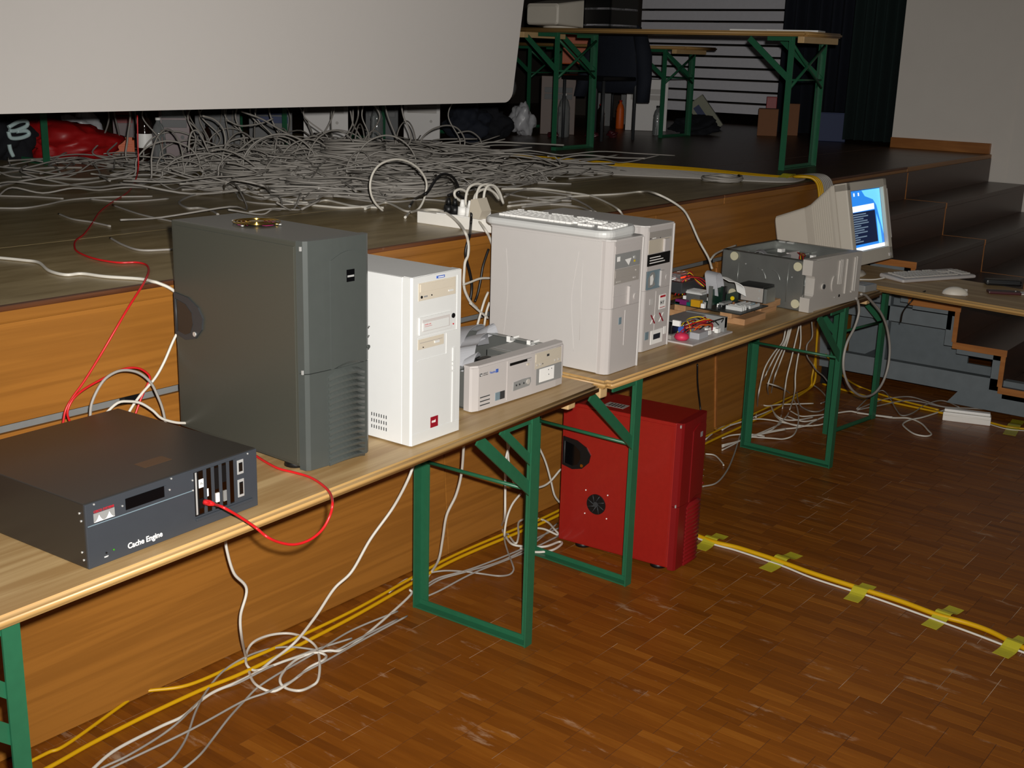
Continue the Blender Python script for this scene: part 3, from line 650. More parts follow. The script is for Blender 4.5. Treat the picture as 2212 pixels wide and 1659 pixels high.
MB().prism([(.075, .365), (.112, .367), (.098, .345)], 'y', PY-.0018, PY-.001).build('sticker', 'bright_white', dr); disc('knob', 'chrome', dr, (.128, PY-.001, .367), .006, 'y', .004); box('led', 'yellow_led', dr, .128, .136, PY-.0018, PY-.001, .352, .358)
d2 = box('cd_drive', 'putty_dark', tc_, .0195, .165, PY-.0012, -.02, .291, .3385, .0006); box('tray', 'putty_dark', d2, .023, .160, PY-.0026, PY-.001, .311, .335, .0006); box('eject', 'putty_plastic', d2, .128, .142, PY-.0026, PY-.001, .299, .304); box('volume', 'bezel_grey', d2, .03, .055, PY-.0022, PY-.001, .2965, .3005); disc('control', 'bezel_grey', d2, (.14, PY-.002, .325), .003, 'y', .002, 10)
b2 = box('bay_cover', 'putty_plastic', tc_, .0195, .165, PY-.001, -.02, .2535, .2895); box('bay_cover', 'putty_plastic', tc_, .0195, .165, PY-.001, -.02, .2175, .252)
box('flash_rib', 'putty_plastic', tc_, .100, .113, PY-.009, -.02, .219, .277, .0006); disc('power_button', 'putty_plastic', tc_, (.148, PY, .238), .011, 'y', .004)  # rib set proud in place of the recess wall the flash lights up
box('badge', 'blue_steel', tc_, .06, .075, PY, -.02, .158, .18); disc('led', 'mid_grey', tc_, (.07, PY+.001, .14), .0024, 'y', .001, 8); MB().box(.0945, .0962, PY, -.02, .085, .2).build('door_line', 'putty_steel', tc_)
td = putty_tower((.425, .152, T), 0, 'putty tower computer covered in stickers behind the one with a keyboard', .436)
bt = box('cd_drive', 'putty_dark', td, .0195, .165, PY-.0012, -.02, .388, .414, .0006); disc('led', 'black', bt, (.026, PY-.001, .392), .002, 'y', .001, 8); disc('led', 'black', bt, (.09, PY-.001, .39), .002, 'y', .001, 8); box('eject', 'bright_white', bt, .04, .06, PY-.0022, PY-.001, .3905, .3935)
box('bay_cover', 'beige_drive', td, .0195, .165, PY-.001, -.02, .34, .3865); box('flash_rib', 'putty_plastic', td, .112, .145, PY-.009, -.02, .341, .384)  # raised rib, shaped so its side catches the flash
bl = box('black_sticker', 'black', td, .018, .162, PY-.0018, -.02, .298, .3375)
for k, (w, z) in enumerate(((.07, .3245), (.088, .3155), (.1, .3065))): box('print_line', 'paper_white', bl, .028, .028+w, PY-.0021, PY-.0017, z, z+.0032)
ps = box('picture_sticker', 'blue_steel', td, .018, .104, PY-.0015, -.02, .217, .281)
MB().prism([(.028, .225), (.024, .255), (.04, .275), (.06, .277), (.072, .262), (.064, .245), (.074, .23), (.05, .222)], 'y', PY-.0018, PY-.0014).build('pale_figure', 'mid_grey', ps); MB().prism([(.04, .232), (.038, .262), (.054, .268), (.06, .25), (.054, .233)], 'y', PY-.0021, PY-.0017).build('pale_figure', 'paper_white', ps)
box('flash_rib', 'putty_plastic', td, .1, .123, PY-.009, -.02, .223, .276); disc('power_button', 'putty_plastic', td, (.15, PY, .247), .011, 'y', .004)  # another raised rib made to catch the flash
MB().box(.086, .0877, PY, -.02, .06, .205).build('door_line', 'putty_steel', td); box('badge', 'putty_steel', td, .048, .068, PY, -.02, .162, .182)
s1 = box('warning_sticker', 'bright_white', td, .112, .155, PY-.0002, -.02, .137, .188); box('red_bar', 'logo_red', s1, .116, .151, PY-.0006, PY, .178, .185); box('red_bar', 'logo_red', s1, .116, .151, PY-.0006, PY, .142, .144)
text('sticker_text', 'H f', .018, 'black', s1, (.118, PY-.0006, .154), bold=.0006)
for x, sg in ((.062, 1), (.062, -1), (.118, 1), (.118, -1)):
    a, b = (x, .124), (x+.027, .092)
    if sg < 0: a, b = (x+.026, .122), (x+.002, .094)
    MB().prism([(a[0]-.003, a[1]), (a[0]+.003, a[1]+.001), (b[0]+.003, b[1]), (b[0]-.003, b[1]-.001)], 'y', PY-.0002 if sg > 0 else PY+.0002, -.02).build('cross_mark', 'msi_red' if sg > 0 else 'bright_white', td)
s2 = box('square_sticker', 'bright_white', td, .068, .146, PY-.0002, -.02, .018, .067); box('dark_window', 'navy_cloth', s2, .084, .130, PY-.0006, PY, .034, .053)
box('processor_sticker', 'blue_steel', td, .03, .052, PY-.0002, -.02, .041, .068); box('small_sticker', 'paper_white', td, .153, .169, PY-.0002, -.02, .043, .07)

# ------------------------------------------------------------------ keyboards
def keyboard(loc, rz, label, L, W, body, keys, tilt=0, curved=False, hgt=.022):
    k = empty('keyboard', loc, rz, label, 'keyboard'); k.rotation_euler.x = R(tilt)
    c = .045 if curved else .010
    v = []
    for inset, fz_ in ((.008, 0), (.001, .25), (0, .55), (.001, .8), (.006, 1)):
        ring = []
        for cx_, cy_, a0 in ((L-c, W-c, 0), (c, W-c, 90), (c, c, 180), (L-c, c, 270)):
            for q in range(7):
                a_ = R(a0+15*q); ring.append((cx_+(c-inset)*math.cos(a_), cy_+(c-inset)*math.sin(a_)))
        nr = len(ring); v += [(x, y, fz_*hgt*(.75+.25*y/W)) for x, y in ring]
    f = [(i*nr+q, i*nr+(q+1) % nr, (i+1)*nr+(q+1) % nr, (i+1)*nr+q) for i in range(4) for q in range(nr)]+[tuple(range(nr))[::-1], tuple(range(4*nr, 5*nr))]
    MB().add(v, f).build('shell', body, k)
    def zt(y): return hgt*(.75+.25*y/W)
    rows = [(W-.030, 15), (W-.055, 15), (W-.074, 15), (W-.093, 14), (W-.112, 13), (W-.131, 8)] if W > .15 else [(W-.022, 15), (W-.044, 15), (W-.062, 15), (W-.080, 14), (W-.098, 13), (W-.116, 8)]
    kx0, kx1 = (.035, L-.16) if L > .42 else (.02, L-.14)
    me = {}
    for r, (y, n) in enumerate(rows):
        if y < .012: continue
        p = (kx1-kx0)/n
        for i in range(n):
            x = kx0+i*p; w = p-.003
            if r == 0 and i in (1, 6, 11): continue
            if n == 8:
                ws = [.02, .02, .022, (kx1-kx0)*.42, .02, .02, .02, .02]; x = kx0+sum(ws[:i])+i*.003; w = ws[i]
            box('key', keys, k, x, x+w, y-.008, y+.008, zt(y)-.001, zt(y)+.0065, .0016)
    for r in range(5):
        for i in range(7):
            if i == 3 or (i < 3 and r in (2, )) or (i in (0, 2) and r == 3 and i < 3): continue
            x = L-.148+i*.019; y = rows[min(r+1, 5)][0]
            if y < .012: continue
            box('key', keys, k, x, x+.0165, y-.008, y+.008, zt(y)-.001, zt(y)+.0065, .0016)
    return k
# on the roof of the first putty tower: runs front to back, its front edge to the left
kz = T+.4322+.0005
keyboard((.072, .555, kz), -90, 'white keyboard with rounded ends lying on the roof of a putty tower', .50, .19, 'white_plastic', 'bright_white', 0, True, .034)

# ------------------------------------------------------------------ opened steel case lying on its side
K = empty('steel_case', (1.492, 0.0, T), -5, 'opened bare steel computer case lying on its side with round rubber feet', 'computer')
KW, KD, KH = .432, .415, .208
m = MB().box(.0, KW, .03, KD, .002, .005); m.box(.0, .003, .03, KD, .002, KH); m.box(KW-.003, KW, .03, KD, .002, KH); m.box(0, KW, KD-.003, KD, .002, KH)
m.box(0, .022, .03, KD, KH-.003, KH); m.box(KW-.022, KW, .03, KD, KH-.003, KH); m.box(0, KW, KD-.022, KD, KH-.003, KH)
m.build('steel_shell', 'zinc', K)
for y, z in ((.355, .186), (.055, .182), (.052, .03), (.35, .03)):
    f_ = disc('rubber_foot', 'cream_rubber', K, (0, y, z), .018, 'x', .009, 24)
for y in (.335, .1, .02): MB().tube([(-.0005, y, .03), (-.0005, y, .16 if y > .3 else .19)], .0022, 6).build('pressed_rib', 'zinc', K)
for cy_, rr in ((.24, .05), (.17, .045)):
    MB().tube([(-.0005, cy_-rr*math.sin(t*.12)*.8, .12-rr+rr*math.cos(t*.12)+.03) for t in range(13)], .0022, 6).build('pressed_arc', 'zinc', K)
for y, z in ((.3, .16), (.22, .145), (.08, .135), (.02, .165), (.02, .11), (.02, .02)): disc('rivet', 'chrome', K, (0, y, z), .003, 'x', .002, 8)
# bezel at the front (the tower's front panel, lying sideways)
prf = [(-.004, .002), (-.004, .06), (.018, .066), (.024, .075), (.024, .138), (.018, .148), (-.004, .152), (-.004, KH+.006), (.012, KH+.008), (KW+.004, KH+.002), (KW+.004, .0), (.006, -.0)]
MB().prism(prf, 'y', .0, .034).build('front_bezel', 'bezel_grey', K)
MB().prism([(-.004, .002), (-.004, .06), (.018, .066), (.024, .075), (.024, .138), (.018, .148), (-.004, .152), (-.004, KH+.006), (.03, KH+.006), (.04, .15), (.044, .138), (.044, .075), (.04, .062), (.035, .0)], 'y', -.010, .0).build('bezel_edge', 'bezel_grey', K)
MB().prism([(.04, .12), (.16, KH-.002), (.042, KH-.002)], 'y', -.004, .0).build('bezel_facet', 'bezel_grey', K)
disc('key_lock', 'bezel_grey', K, (.113, -.0, .095), .016, 'y', .006, 24); disc('key_hole', 'dark_grey', K, (.113, -.006, .095), .01, 'y', .002, 20)
MB().prism([(.203+.02*math.cos(t*math.pi/10), .096+.034*math.sin(t*math.pi/10)) for t in range(20)], 'y', -.005, 0).build('oval_button', 'bezel_grey', K)
for x, a, b in ((.238, .09, .190), (.252, .088, .192), (.263, .088, .192), (.303, .042, .19), (.372, .044, .19), (.388, .042, .192)): box('bay_rib', 'bezel_grey', K, x-.003, x+.004, -.007, 0, a, b, .001)
disc('audio_jack', 'black', K, (.262, 0, .038), .006, 'y', .002); disc('led', 'putty_steel', K, (.222, 0, .036), .003, 'y', .002, 8)
box('bay_tab', 'bezel_grey', K, .36, .38, -.006, 0, .04, .047)
# inside of the case seen through the open side
pu = box('power_supply', 'zinc', K, .26, .42, .24, .40, .02, .17, .002); box('drive_cage', 'zinc', K, .05, .42, .04, .19, .02, .16, .002)
box('cage_lid', 'zinc_dull', K, .12, .3, .05, .17, .16, .162); box('board', 'pcb_green', K, .08, .2, .06, .16, .163, .168)
fanb = box('case_fan', 'mid_grey', K, .03, .12, .16, .185, .10, .205, .002); disc('fan_hub', 'dark_grey', fanb, (.075, .16, .155), .025, 'y', .003)
box('card', 'putty_plastic', K, .15, .24, .19, .2, .12, .205); box('card_bracket', 'bright_white', K, .16, .19, .23, .25, .2, .214, .001)
for col, off in (('red_wire', 0), ('yellow_wire', .008), ('black_cable', .016), ('red_wire', .024)):
    MB().tube(catmull([(.06+off, .08, .17), (.1+off, .11, .205), (.16, .13+off, .21), (.22, .15+off, .19), (.26, .2, .17)], 8), .0022).build('power_wire', col, K)
box('plug', 'bright_white', K, .14, .165, .07, .085, .195, .21, .001)
MB().ribbon(catmull([(.06, .2, .12), (.055, .24, .2), (.08, .3, .205), (.1, .36, .15)], 8), (.05, .02, 0), .001).build('ribbon_cable', 'ribbon', K)
for y in (.1, .25): box('rear_flange', 'chrome', K, KW-.03, KW-.004, KD-.12+y*.2, KD-.08+y*.2, KH-.006, KH+.001)
for i in range(5): box('slot_cover', 'chrome', K, .06+i*.03, .08+i*.03, KD-.006, KD-.003, .03, .18)

# ------------------------------------------------------------------ wooden blocks with a bare main board and a hard disk on them
def block(x0, x1, y0, y1, z0, z1, label, rz=0):
    o = MB().box(-(x1-x0)/2, (x1-x0)/2, -(y1-y0)/2, (y1-y0)/2, 0, z1-z0, .002).build('wood_block', 'block_wood'); o.location = ((x0+x1)/2, (y0+y1)/2, z0); o.rotation_euler.z = R(rz)
    tag(o, label, 'wood block', None); return o
block(1.088, 1.27, .072, .20, T, T+.024, 'short raw wood block lying lowest, sticking out under the main board')
block(1.275, 1.455, .115, .25, T, T+.024, 'raw wood block under another beside the steel case')
block(1.05, 1.30, .30, .42, T, T+.024, 'raw wood block at the rear under the main board near the stickered tower')
block(1.06, 1.25, .115, .165, T+.0242, T+.048, 'upper raw wood block under the front edge of the main board')
block(1.28, 1.455, .10, .22, T+.0242, T+.05, 'raw wood block carrying the hard disk')
block(1.05, 1.26, .31, .36, T+.0242, T+.048, 'upper raw wood block under the rear of the main board')
zb = T+.0482
mb = empty('main_board', (1.045, .07, zb), 0, 'bare computer main board with cards and ribbon cables on wooden blocks', 'circuit board')
box('board', 'pcb_dark', mb, 0, .235, .0, .33, 0, .003)
bw_ = box('riser_board', 'black', mb, .115, .13, .13, .15, .003, .075)
for i in range(3): box('memory_slot', 'white_plastic', mb, .05+i*.016, .058+i*.016, .02, .09, .003, .018, .001)
for i in range(4): box('slot', 'white_plastic', mb, .12, .2, .02+i*.02, .028+i*.02, .003, .014)
box('port_block', 'purple', mb, .0, .02, .235, .285, .003, .022, .001); box('port_block', 'teal', mb, .0, .02, .265, .285, .003, .012); box('port_block', 'mustard', mb, -.002, .022, .175, .215, .003, .03, .001); box('port_block', 'bright_white', mb, -.002, .01, .155, .17, .003, .02); box('port_block', 'teal', mb, .0, .02, .218, .234, .003, .016)
for i in range(7): MB().cyl((.03+.02*(i % 3), .18+.022*(i//2), .003), (.03+.02*(i % 3), .18+.022*(i//2), .017), .005, n=10).build('capacitor', 'chrome' if i % 2 else 'blue_steel', mb)
box('card', 'pcb_green', mb, .02, .12, .140, .143, .012, .075); box('card_bracket', 'zinc', mb, .012, .02, .134, .148, .003, .09); box('card', 'pcb_green', mb, .1, .2, .115, .118, .01, .05)
box('heat_sink', 'zinc', mb, .06, .12, .21, .27, .003, .04); box('cooler_frame', 'white_plastic', mb, .055, .125, .2, .275, .04, .047)
for i in range(6): box('fin', 'chrome', mb, .06+i*.0105, .063+i*.0105, .21, .27, .04, .052)
fan = box('clear_fan', 'clear', mb, .03, .11, .285, .33, .085, .115, .003); box('glow_bar', 'red_glow', mb, .035, .10, .284, .288, .098, .103, .001); box('drive', 'dark_grey', mb, .02, .2, .27, .35, .04, .083, .002)
disc('status_led', 'yellow_led', mb, (.095, .085, .04), .008, 'x', .006); box('ledge', 'mid_grey', mb, .05, .12, .1, .12, .016, .024)
MB().ribbon(catmull([(.05, .15, .05), (.045, .155, .09), (.06, .17, .125), (.10, .175, .13), (.12, .17, .1), (.125, .165, .065)], 8), (.0, .05, .004), .001).build('ribbon_cable', 'ribbon', mb)
MB().ribbon(catmull([(.12, .14, .105), (.15, .12, .098), (.17, .10, .08), (.175, .09, .045)], 8), (.01, .045, .012), .001).build('ribbon_cable', 'bright_white', mb)
for k in range(6):
    MB().tube(catmull([(.02+.008*k, .3-.004*k, .03), (.05+.008*k, .28, .09+.006*k), (.09+.006*k, .235+.006*k, .1-.004*k), (.13, .2+.008*k, .06)], 8), .0022).build('power_wire', ('red_wire', 'black_cable', 'red_wire', 'black_cable', 'yellow_wire', 'msi_red')[k], mb)
random.seed(21)
for k in range(26):
    x, y = random.uniform(.03, .22), random.uniform(.015, .3); w, d, h = random.uniform(.006, .02), random.uniform(.006, .02), random.uniform(.003, .014)
    box('chip', random.choice(['black', 'pcb_green', 'dark_grey', 'bright_white', 'zinc', 'blue_steel', 'brown_card']), mb, x, x+w, y, y+d, .003, .003+h)
hd = empty('hard_disk', (1.296, .105, T+.0502), 0, 'hard disk standing on edge on a wood block before the steel case', 'hard disk')
box('disk_body', 'black', hd, .004, .1, -.0, .115, 0, .066, .002); box('bracket_plate', 'putty_dark', hd, 0, .004, .0, .095, .004, .06, .0015); box('tray', 'zinc', hd, .008, .09, -.012, .0, 0, .058, .001)
for y, z in ((.015, .02), (.08, .02), (.015, .05), (.08, .05)): disc('screw', 'chrome', hd, (0, y, z), .004, 'x', .002, 10)

# power supply parts on a white plate
pl = empty('supply_plate', (.645, .047, T), 0, 'pale plate piled with an opened power supply, loose wires and plugs', 'power supply')
box('plate', 'putty_plastic', pl, 0, .30, 0, .2, 0, .006, .001)
m = MB().box(.10, .29, .12, .185, .006, .055); m.box(.27, .29, .02, .185, .006, .06); m.build('metal_box', 'mid_grey', pl); box('box_lid', 'zinc_dull', pl, .08, .29, .10, .19, .055, .058)
box('window', 'bright_white', pl, .10, .16, .099, .1, .03, .045); box('window_hole', 'dark_grey', pl, .105, .155, .0985, .0995, .033, .042)
for i in range(8): box('vent_slot', 'black', pl, .272, .288, .02+i*.02, .03+i*.02, .02, .059)
box('coil', 'black', pl, .04, .12, .11, .17, .006, .05, .004); disc('capacitor', 'logo_blue', pl, (.105, .10, .03), .012, 'x', .02)
box('fuse_holder', 'bright_white', pl, .05, .06, .085, .115, .05, .07)
MB().lathe([(0, 0), (.02, .002), (.028, .012), (.022, .024), (0, .03)], (.035, .065, .006), 'z', 16).build('pink_puck', 'pink', pl)
box('connector', 'ribbon', pl, .08, .15, .02, .06, .006, .03, .003); box('pcb', 'putty_dark', pl, .02, .1, .1, .15, .006, .02); box('chip', 'cream_rubber', pl, .005, .03, .12, .14, .02, .04)
random.seed(5)
for k in range(16):
    a = Vector((random.uniform(.06, .14), random.uniform(.06, .12), .012)); b = Vector((random.uniform(.2, .27), random.uniform(.03, .12), random.uniform(.012, .05)))
    mid = (a+b)/2+Vector((random.uniform(-.03, .03), random.uniform(-.04, .02), random.uniform(.015, .045)))
    MB().tube(catmull([a, a.lerp(mid, .5)+Vector((0, 0, .012)), mid, mid.lerp(b, .5)+Vector((0, -.01, .01)), b], 6), .0022).build('wire', ('red_wire', 'black_cable', 'msi_red', 'yellow_wire', 'black_cable', 'orange')[k % 6], pl)
for x, y in ((.2, .05), (.17, .03), (.24, .04), (.22, .02)): box('plug', 'bright_white', pl, x, x+.022, y, y+.014, .008, .024, .001)

# ------------------------------------------------------------------ tube monitor, tilted back
mo = empty('tube_monitor', (2.27, .135, T), -4, 'beige tube monitor tilted back with a bright desktop on its screen', 'monitor')
MB().lathe([(0, 0), (.13, 0), (.135, .008), (.12, .02), (.07, .03), (.065, .1), (0, .1)], (.2, .17, .001), 'z', 28).build('swivel_foot', 'crt_beige', mo)
MW, MH = .41, .385
tilt = Matrix.Translation((0, .0, .075)) @ Matrix.Rotation(R(12.5), 4, 'X').inverted()
def crt(name, mb_, mt, parent=mo):
    o = mb_.build(name, mt, parent); o.matrix_local = tilt if parent is mo else Matrix(); return o
def shell(secs):
    v = []; n = 0
    for y, x0, x1, z0, z1, c in secs:
        ring = []
        for (cx_, cz_, a0) in ((x1-c, z1-c, 0), (x0+c, z1-c, 90), (x0+c, z0+c, 180), (x1-c, z0+c, 270)):
            for k in range(4): a = R(a0+k*30); ring.append((cx_+c*math.cos(a), y, cz_+c*math.sin(a)))
        v += ring; n = len(ring)
    f = [(i*n+k, i*n+(k+1) % n, (i+1)*n+(k+1) % n, (i+1)*n+k) for i in range(len(secs)-1) for k in range(n)]
    f += [tuple(range(n)), tuple(range((len(secs)-1)*n, len(secs)*n))[::-1]]
    return MB().add(v, f)
crt('back_shell', shell([(.05, 0, MW, 0, MH, .012), (.07, .002, MW-.002, .0, MH-.002, .012), (.20, .035, MW-.035, .04, MH-.075, .015), (.235, .045, MW-.045, .05, MH-.085, .015), (.40, .055, MW-.055, .09, MH-.11, .02), (.41, .065, MW-.065, .10, MH-.12, .02)]), 'crt_beige')
for k in range(9): y = .085+k*.0125; fr = (y-.07)/.13; MB_ = MB().box(.002+.033*fr-.0012, .002+.033*fr+.002, y, y+.0035, .04, MH-.02-.073*fr); crt('vent_groove', MB_, 'crt_beige')
fb = MB(); 
fb.box(0, .038, -.012, .05, 0, MH, .006); fb.box(MW-.038, MW, -.012, .05, 0, MH, .006); fb.box(.0, MW, -.012, .05, MH-.04, MH, .006); fb.box(0, MW, -.012, .05, 0, .062, .006)
crt('front_bezel', fb, 'crt_beige')
sc_ = crt('picture_tube', MB().box(.036, MW-.036, .008, .045, .06, MH-.038), 'black_gloss')
emit('scr_blue', (40, 130, 225), .95); emit('scr_cyan', (110, 205, 235), 1.0); emit('scr_navy', (14, 28, 60), .7); emit('scr_white', (235, 245, 252), 1.05); emit('scr_grey', (110, 130, 150), .7)
def scr(name, pts, mt, d): return crt(name, MB().prism(pts, 'y', .008-d, .0081), mt, sc_)
L0, L1, Z0, Z1 = .04, MW-.04, .064, MH-.042
scr('desktop_image', [(L0, Z0), (L1, Z0), (L1, Z1), (L0, Z1)], 'scr_blue', .0005)
scr('wallpaper_swirl', [(L0+.14, Z1-.002), (L1-.002, Z1-.002), (L1-.002, Z0+.06), (L1-.03, Z0+.14), (L1-.05, Z0+.2), (L1-.08, Z1-.05), (L0+.17, Z1-.03)], 'scr_cyan', .0008)
scr('wallpaper_swirl', [(L1-.06, Z0+.02), (L1-.025, Z0+.02), (L1-.03, Z0+.1), (L1-.06, Z0+.16)], 'scr_cyan', .0008)
scr('task_bar', [(L0, Z0), (L1, Z0), (L1, Z0+.018), (L0, Z0+.018)], 'scr_white', .001)
scr('window_title', [(L0+.002, Z1-.098), (L1-.075, Z1-.095), (L1-.075, Z1-.068), (L0+.002, Z1-.071)], 'scr_white', .0011)
scr('terminal_window', [(L0+.004, Z0+.03), (L1-.068, Z0+.03), (L1-.072, Z1-.1), (L0+.004, Z1-.1)], 'scr_navy', .0011)
for k in range(13):
    z = Z0+.04+k*.0105; wd = (.10, .07, .14, .05, .15, .12, .16, .09, .17, .16, .12, .17, .15)[k]
    scr('text_line', [(L0+.012, z), (L0+.012+wd, z), (L0+.012+wd, z+.0055), (L0+.012, z+.0055)], 'scr_grey', .0014)
for x in (.012, .055, .1): scr('desktop_icon', [(L0+x, Z1-.025), (L0+x+.012, Z1-.025), (L0+x+.012, Z1-.01), (L0+x, Z1-.01)], 'scr_white', .001)
crt('power_button', MB().box(MW-.05, MW-.028, -.016, 0, .015, .03, .001), 'putty_steel'); crt('side_groove', MB().box(MW-.006, MW+.001, -.013, .04, .1, MH-.05), 'putty_plastic')
# keyboard, mouse and small things on the cross table
keyboard((2.453, -.043, T+.0005), -27, 'grey-white keyboard lying on the cross table in front of the monitor', .46, .165, 'putty_plastic', 'bezel_grey')
ms = empty('computer_mouse', (2.37, -.31, T), -72, 'small pale computer mouse on the cross table', 'mouse')
bm = bmesh.new(); bmesh.ops.create_uvsphere(bm, u_segments=20, v_segments=12, radius=1)
bmesh.ops.delete(bm, geom=[v for v in bm.verts if v.co.z < -.02], context='VERTS')
for v in bm.verts: v.co = Vector((v.co.x*.056, v.co.y*.03*(1-.15*v.co.x), max(0, v.co.z)*.034))
MB().frombm(bm, smooth=True).build('shell', 'crt_beige', ms); box('button_line', 'putty_dark', ms, .02, .05, -.0006, .0006, .012, .0265); box('base', 'putty_dark', ms, -.045, .045, -.024, .024, 0, .003)
# ------------------------------------------------------------------ cables
def cable(pts, r, mt, label, group=None, name='cable', n=7):
    o = MB().tube(catmull(pts, 8), r, n).build(name, mt); tag(o, label, 'cable', group); return o
def pl_(q, pts, **k): return [at(*q(x, y), **k) for x, y in pts]
def onz(p, z): return [Vector((v.x, v.y, max(v.z, z))) for v in p]
z7 = ZM(0, 1200, 760/2212); z6 = ZM(0, 860, 740/2212); z5 = ZM(0, 600, 560/2212); z1 = ZM(0, 200, 560/2212); zA = ZM(400, 220, 420/2212); zB = ZM(800, 320, 420/2177)
zE = ZM(200, 960, 400/2212); zL = ZM(840, 860, 460/1363); zR = ZM(1560, 640, 400/1746); zC = ZM(1840, 560, 372/1543); zF = ZM(1440, 1100, 772/2212); zD = ZM(1000, 400, 480/1731); z4 = ZM(1500, 0, 712/2212); z4b = ZM(1500, 620, 712/2212)
fz = .005
# red patch cable looping out of the server
pc = pl_(zE, [(1345, 690), (1450, 715)], y=-.052)+pl_(zE, [(1560, 752), (1750, 860), (1950, 995)], y=-.10)+pl_(z6, [(1720, 893), (1800, 930), (1900, 945), (2000, 915), (2080, 850), (2130, 760), (2147, 680)], y=-.13)+pl_(z6, [(2132, 615)], y=-.07)+pl_(z6, [(2080, 560), (2000, 510), (1900, 480), (1800, 455), (1720, 415), (1640, 365)], z=T+.004)
rp = cable(pc, .0032, 'red_cable', 'bright red patch cable looping from the server over the table edge', name='patch_cable')
pg = MB().tube([at(*zE(1335, 688), y=-.035), at(*zE(1400, 700), y=-.047), at(*zE(1455, 716), y=-.053)], [.0065, .0065, .004], 8).build('plug', 'red_cable', rp)
# red cable from the stage down behind the server
cable(pl_(z1, [(1172, 190), (1176, 420), (1180, 640)], y=2.6)+pl_(z1, [(1150, 760), (1090, 850), (950, 940), (850, 1020), (790, 1110), (720, 1205), (650, 1260), (636, 1310), (665, 1360), (800, 1415), (1000, 1450), (1180, 1450), (1265, 1490)], z=H+.004)+[at(*z1(1240, 1600), y=S-.02)]+pl_(z5, [(1080, 280), (870, 640), (720, 880), (620, 1020), (560, 1130), (535, 1260)], y=.62), .003, 'red_cable', 'long red cable coming down from the stage behind the server')
cable(pl_(z5, [(600, 1240), (575, 1150), (620, 1040), (720, 950), (880, 860), (1050, 780), (1170, 770), (1250, 810), (1280, 860), (1250, 930), (1200, 1040), (1150, 1180)], y=.6), .003, 'red_cable', 'red cable bent in an arch behind the server')
wl_ = 'white cable bent in an arch behind the server'
cable(pl_(z5, [(765, 1250), (770, 1180), (780, 1080), (830, 960), (900, 860), (1000, 800), (1100, 790), (1200, 820), (1290, 900), (1350, 1020), (1390, 1130), (1420, 1280)], y=.56), .0036, 'grey_cable', wl_, 'white cables behind the server')
cable(pl_(z5, [(880, 1180), (1000, 1070), (1100, 1055), (1200, 1070), (1300, 1130), (1380, 1200), (1500, 1235), (1600, 1240)], y=.54), .0036, 'white_cable', wl_, 'white cables behind the server')
cable(pl_(z5, [(1560, 380), (1480, 535), (1400, 720), (1320, 860), (1200, 1000), (1110, 1130), (1060, 1240)], y=.58), .0036, 'white_cable', 'white cable slanting down behind the charcoal tower')
cable(pl_(z1, [(-60, 1405), (0, 1410), (200, 1430), (330, 1450), (420, 1520), (560, 1555), (700, 1545), (900, 1570), (1200, 1590), (1300, 1612)], z=H+.005)+[at(*z5(1350, 45), y=S-.02), at(*z5(1460, 95), y=.66), at(*z5(1540, 180), y=.63), at(*z5(1560, 380), y=.6)], .0045, 'white_cable', 'white cable lying along the stage edge and dropping behind the charcoal tower')
# deck cables, separate strands
dl, dg = 'pale cable lying loose on the dark stage deck', 'loose cables on the stage deck'
for P_ in ([(-50, 985), (200, 985), (400, 955), (560, 920), (760, 900), (1000, 890), (1300, 885)], [(-40, 880), (300, 890), (540, 905)], [(500, 1035), (620, 1080), (780, 1105), (940, 1140)], [(960, 960), (1200, 1040), (1460, 1097), (1600, 1130)],
           [(940, 1240), (1050, 1300), (1200, 1345), (1430, 1340), (1520, 1335)], [(1780, 860), (1640, 880), (1530, 935), (1600, 985), (1700, 985), (1800, 1005), (1860, 1040)], [(770, 910), (1000, 930), (1200, 925), (1440, 905)], [(-30, 805), (250, 740), (400, 730), (700, 740), (900, 720)], [(0, 690), (200, 660), (450, 640), (700, 640)]):
    cable(pl_(z1, P_, z=H+.004), .0036 if P_[0][1] > 870 else .005, 'grey_cable', dl, dg)
for P_ in ([(890, 1090), (1000, 1115), (1100, 1110), (1250, 1145), (1400, 1170), (1600, 1190), (1800, 1205), (2000, 1195), (2120, 1180), (2260, 1145)], [(980, 1105), (1200, 1140), (1450, 1145), (1600, 1120), (1750, 1150), (1950, 1190), (2260, 1205)], [(-40, 1000), (200, 990), (430, 995), (620, 1020), (780, 1025), (930, 1025)], [(980, 1020), (1200, 1050), (1500, 1070), (1760, 1080), (1950, 1110), (2130, 1135)], [(300, 905), (700, 915), (1100, 985), (1600, 1005), (2000, 1050)], [(1300, 1045), (1700, 1065), (2100, 1070)]):
    cable(pl_(zA, P_, z=H+.005), .0048, 'white_cable' if P_[0][1] > 1080 else 'grey_cable', dl, dg)
cable([at(*zA(440, 995), z=H+.005), at(*zA(455, 935), y=1.75), at(*zA(540, 890), y=1.75), at(*zA(650, 900), y=1.75), at(*zA(800, 930), y=1.72), at(*zA(910, 965), y=1.7), at(*zA(955, 1035), z=H+.005)], .004, 'grey_cable', 'pale cable rising in a low arch from the stage deck')
cable(pl_(zB, [(140, 700), (60, 620), (10, 520), (-2, 400), (30, 280), (100, 190), (200, 140), (310, 125), (420, 150), (530, 220), (600, 310), (630, 400), (620, 500), (590, 600), (540, 680), (470, 720)], y=1.24), .0046, 'white_cable', 'pale cable standing up in a big round loop on the stage')
cable(onz(pl_(zB, [(-60, 680), (60, 640), (170, 610), (260, 640), (380, 700), (470, 715)], z=H+.006), H), .0048, 'white_cable', 'white cable running to the power strip on the stage')
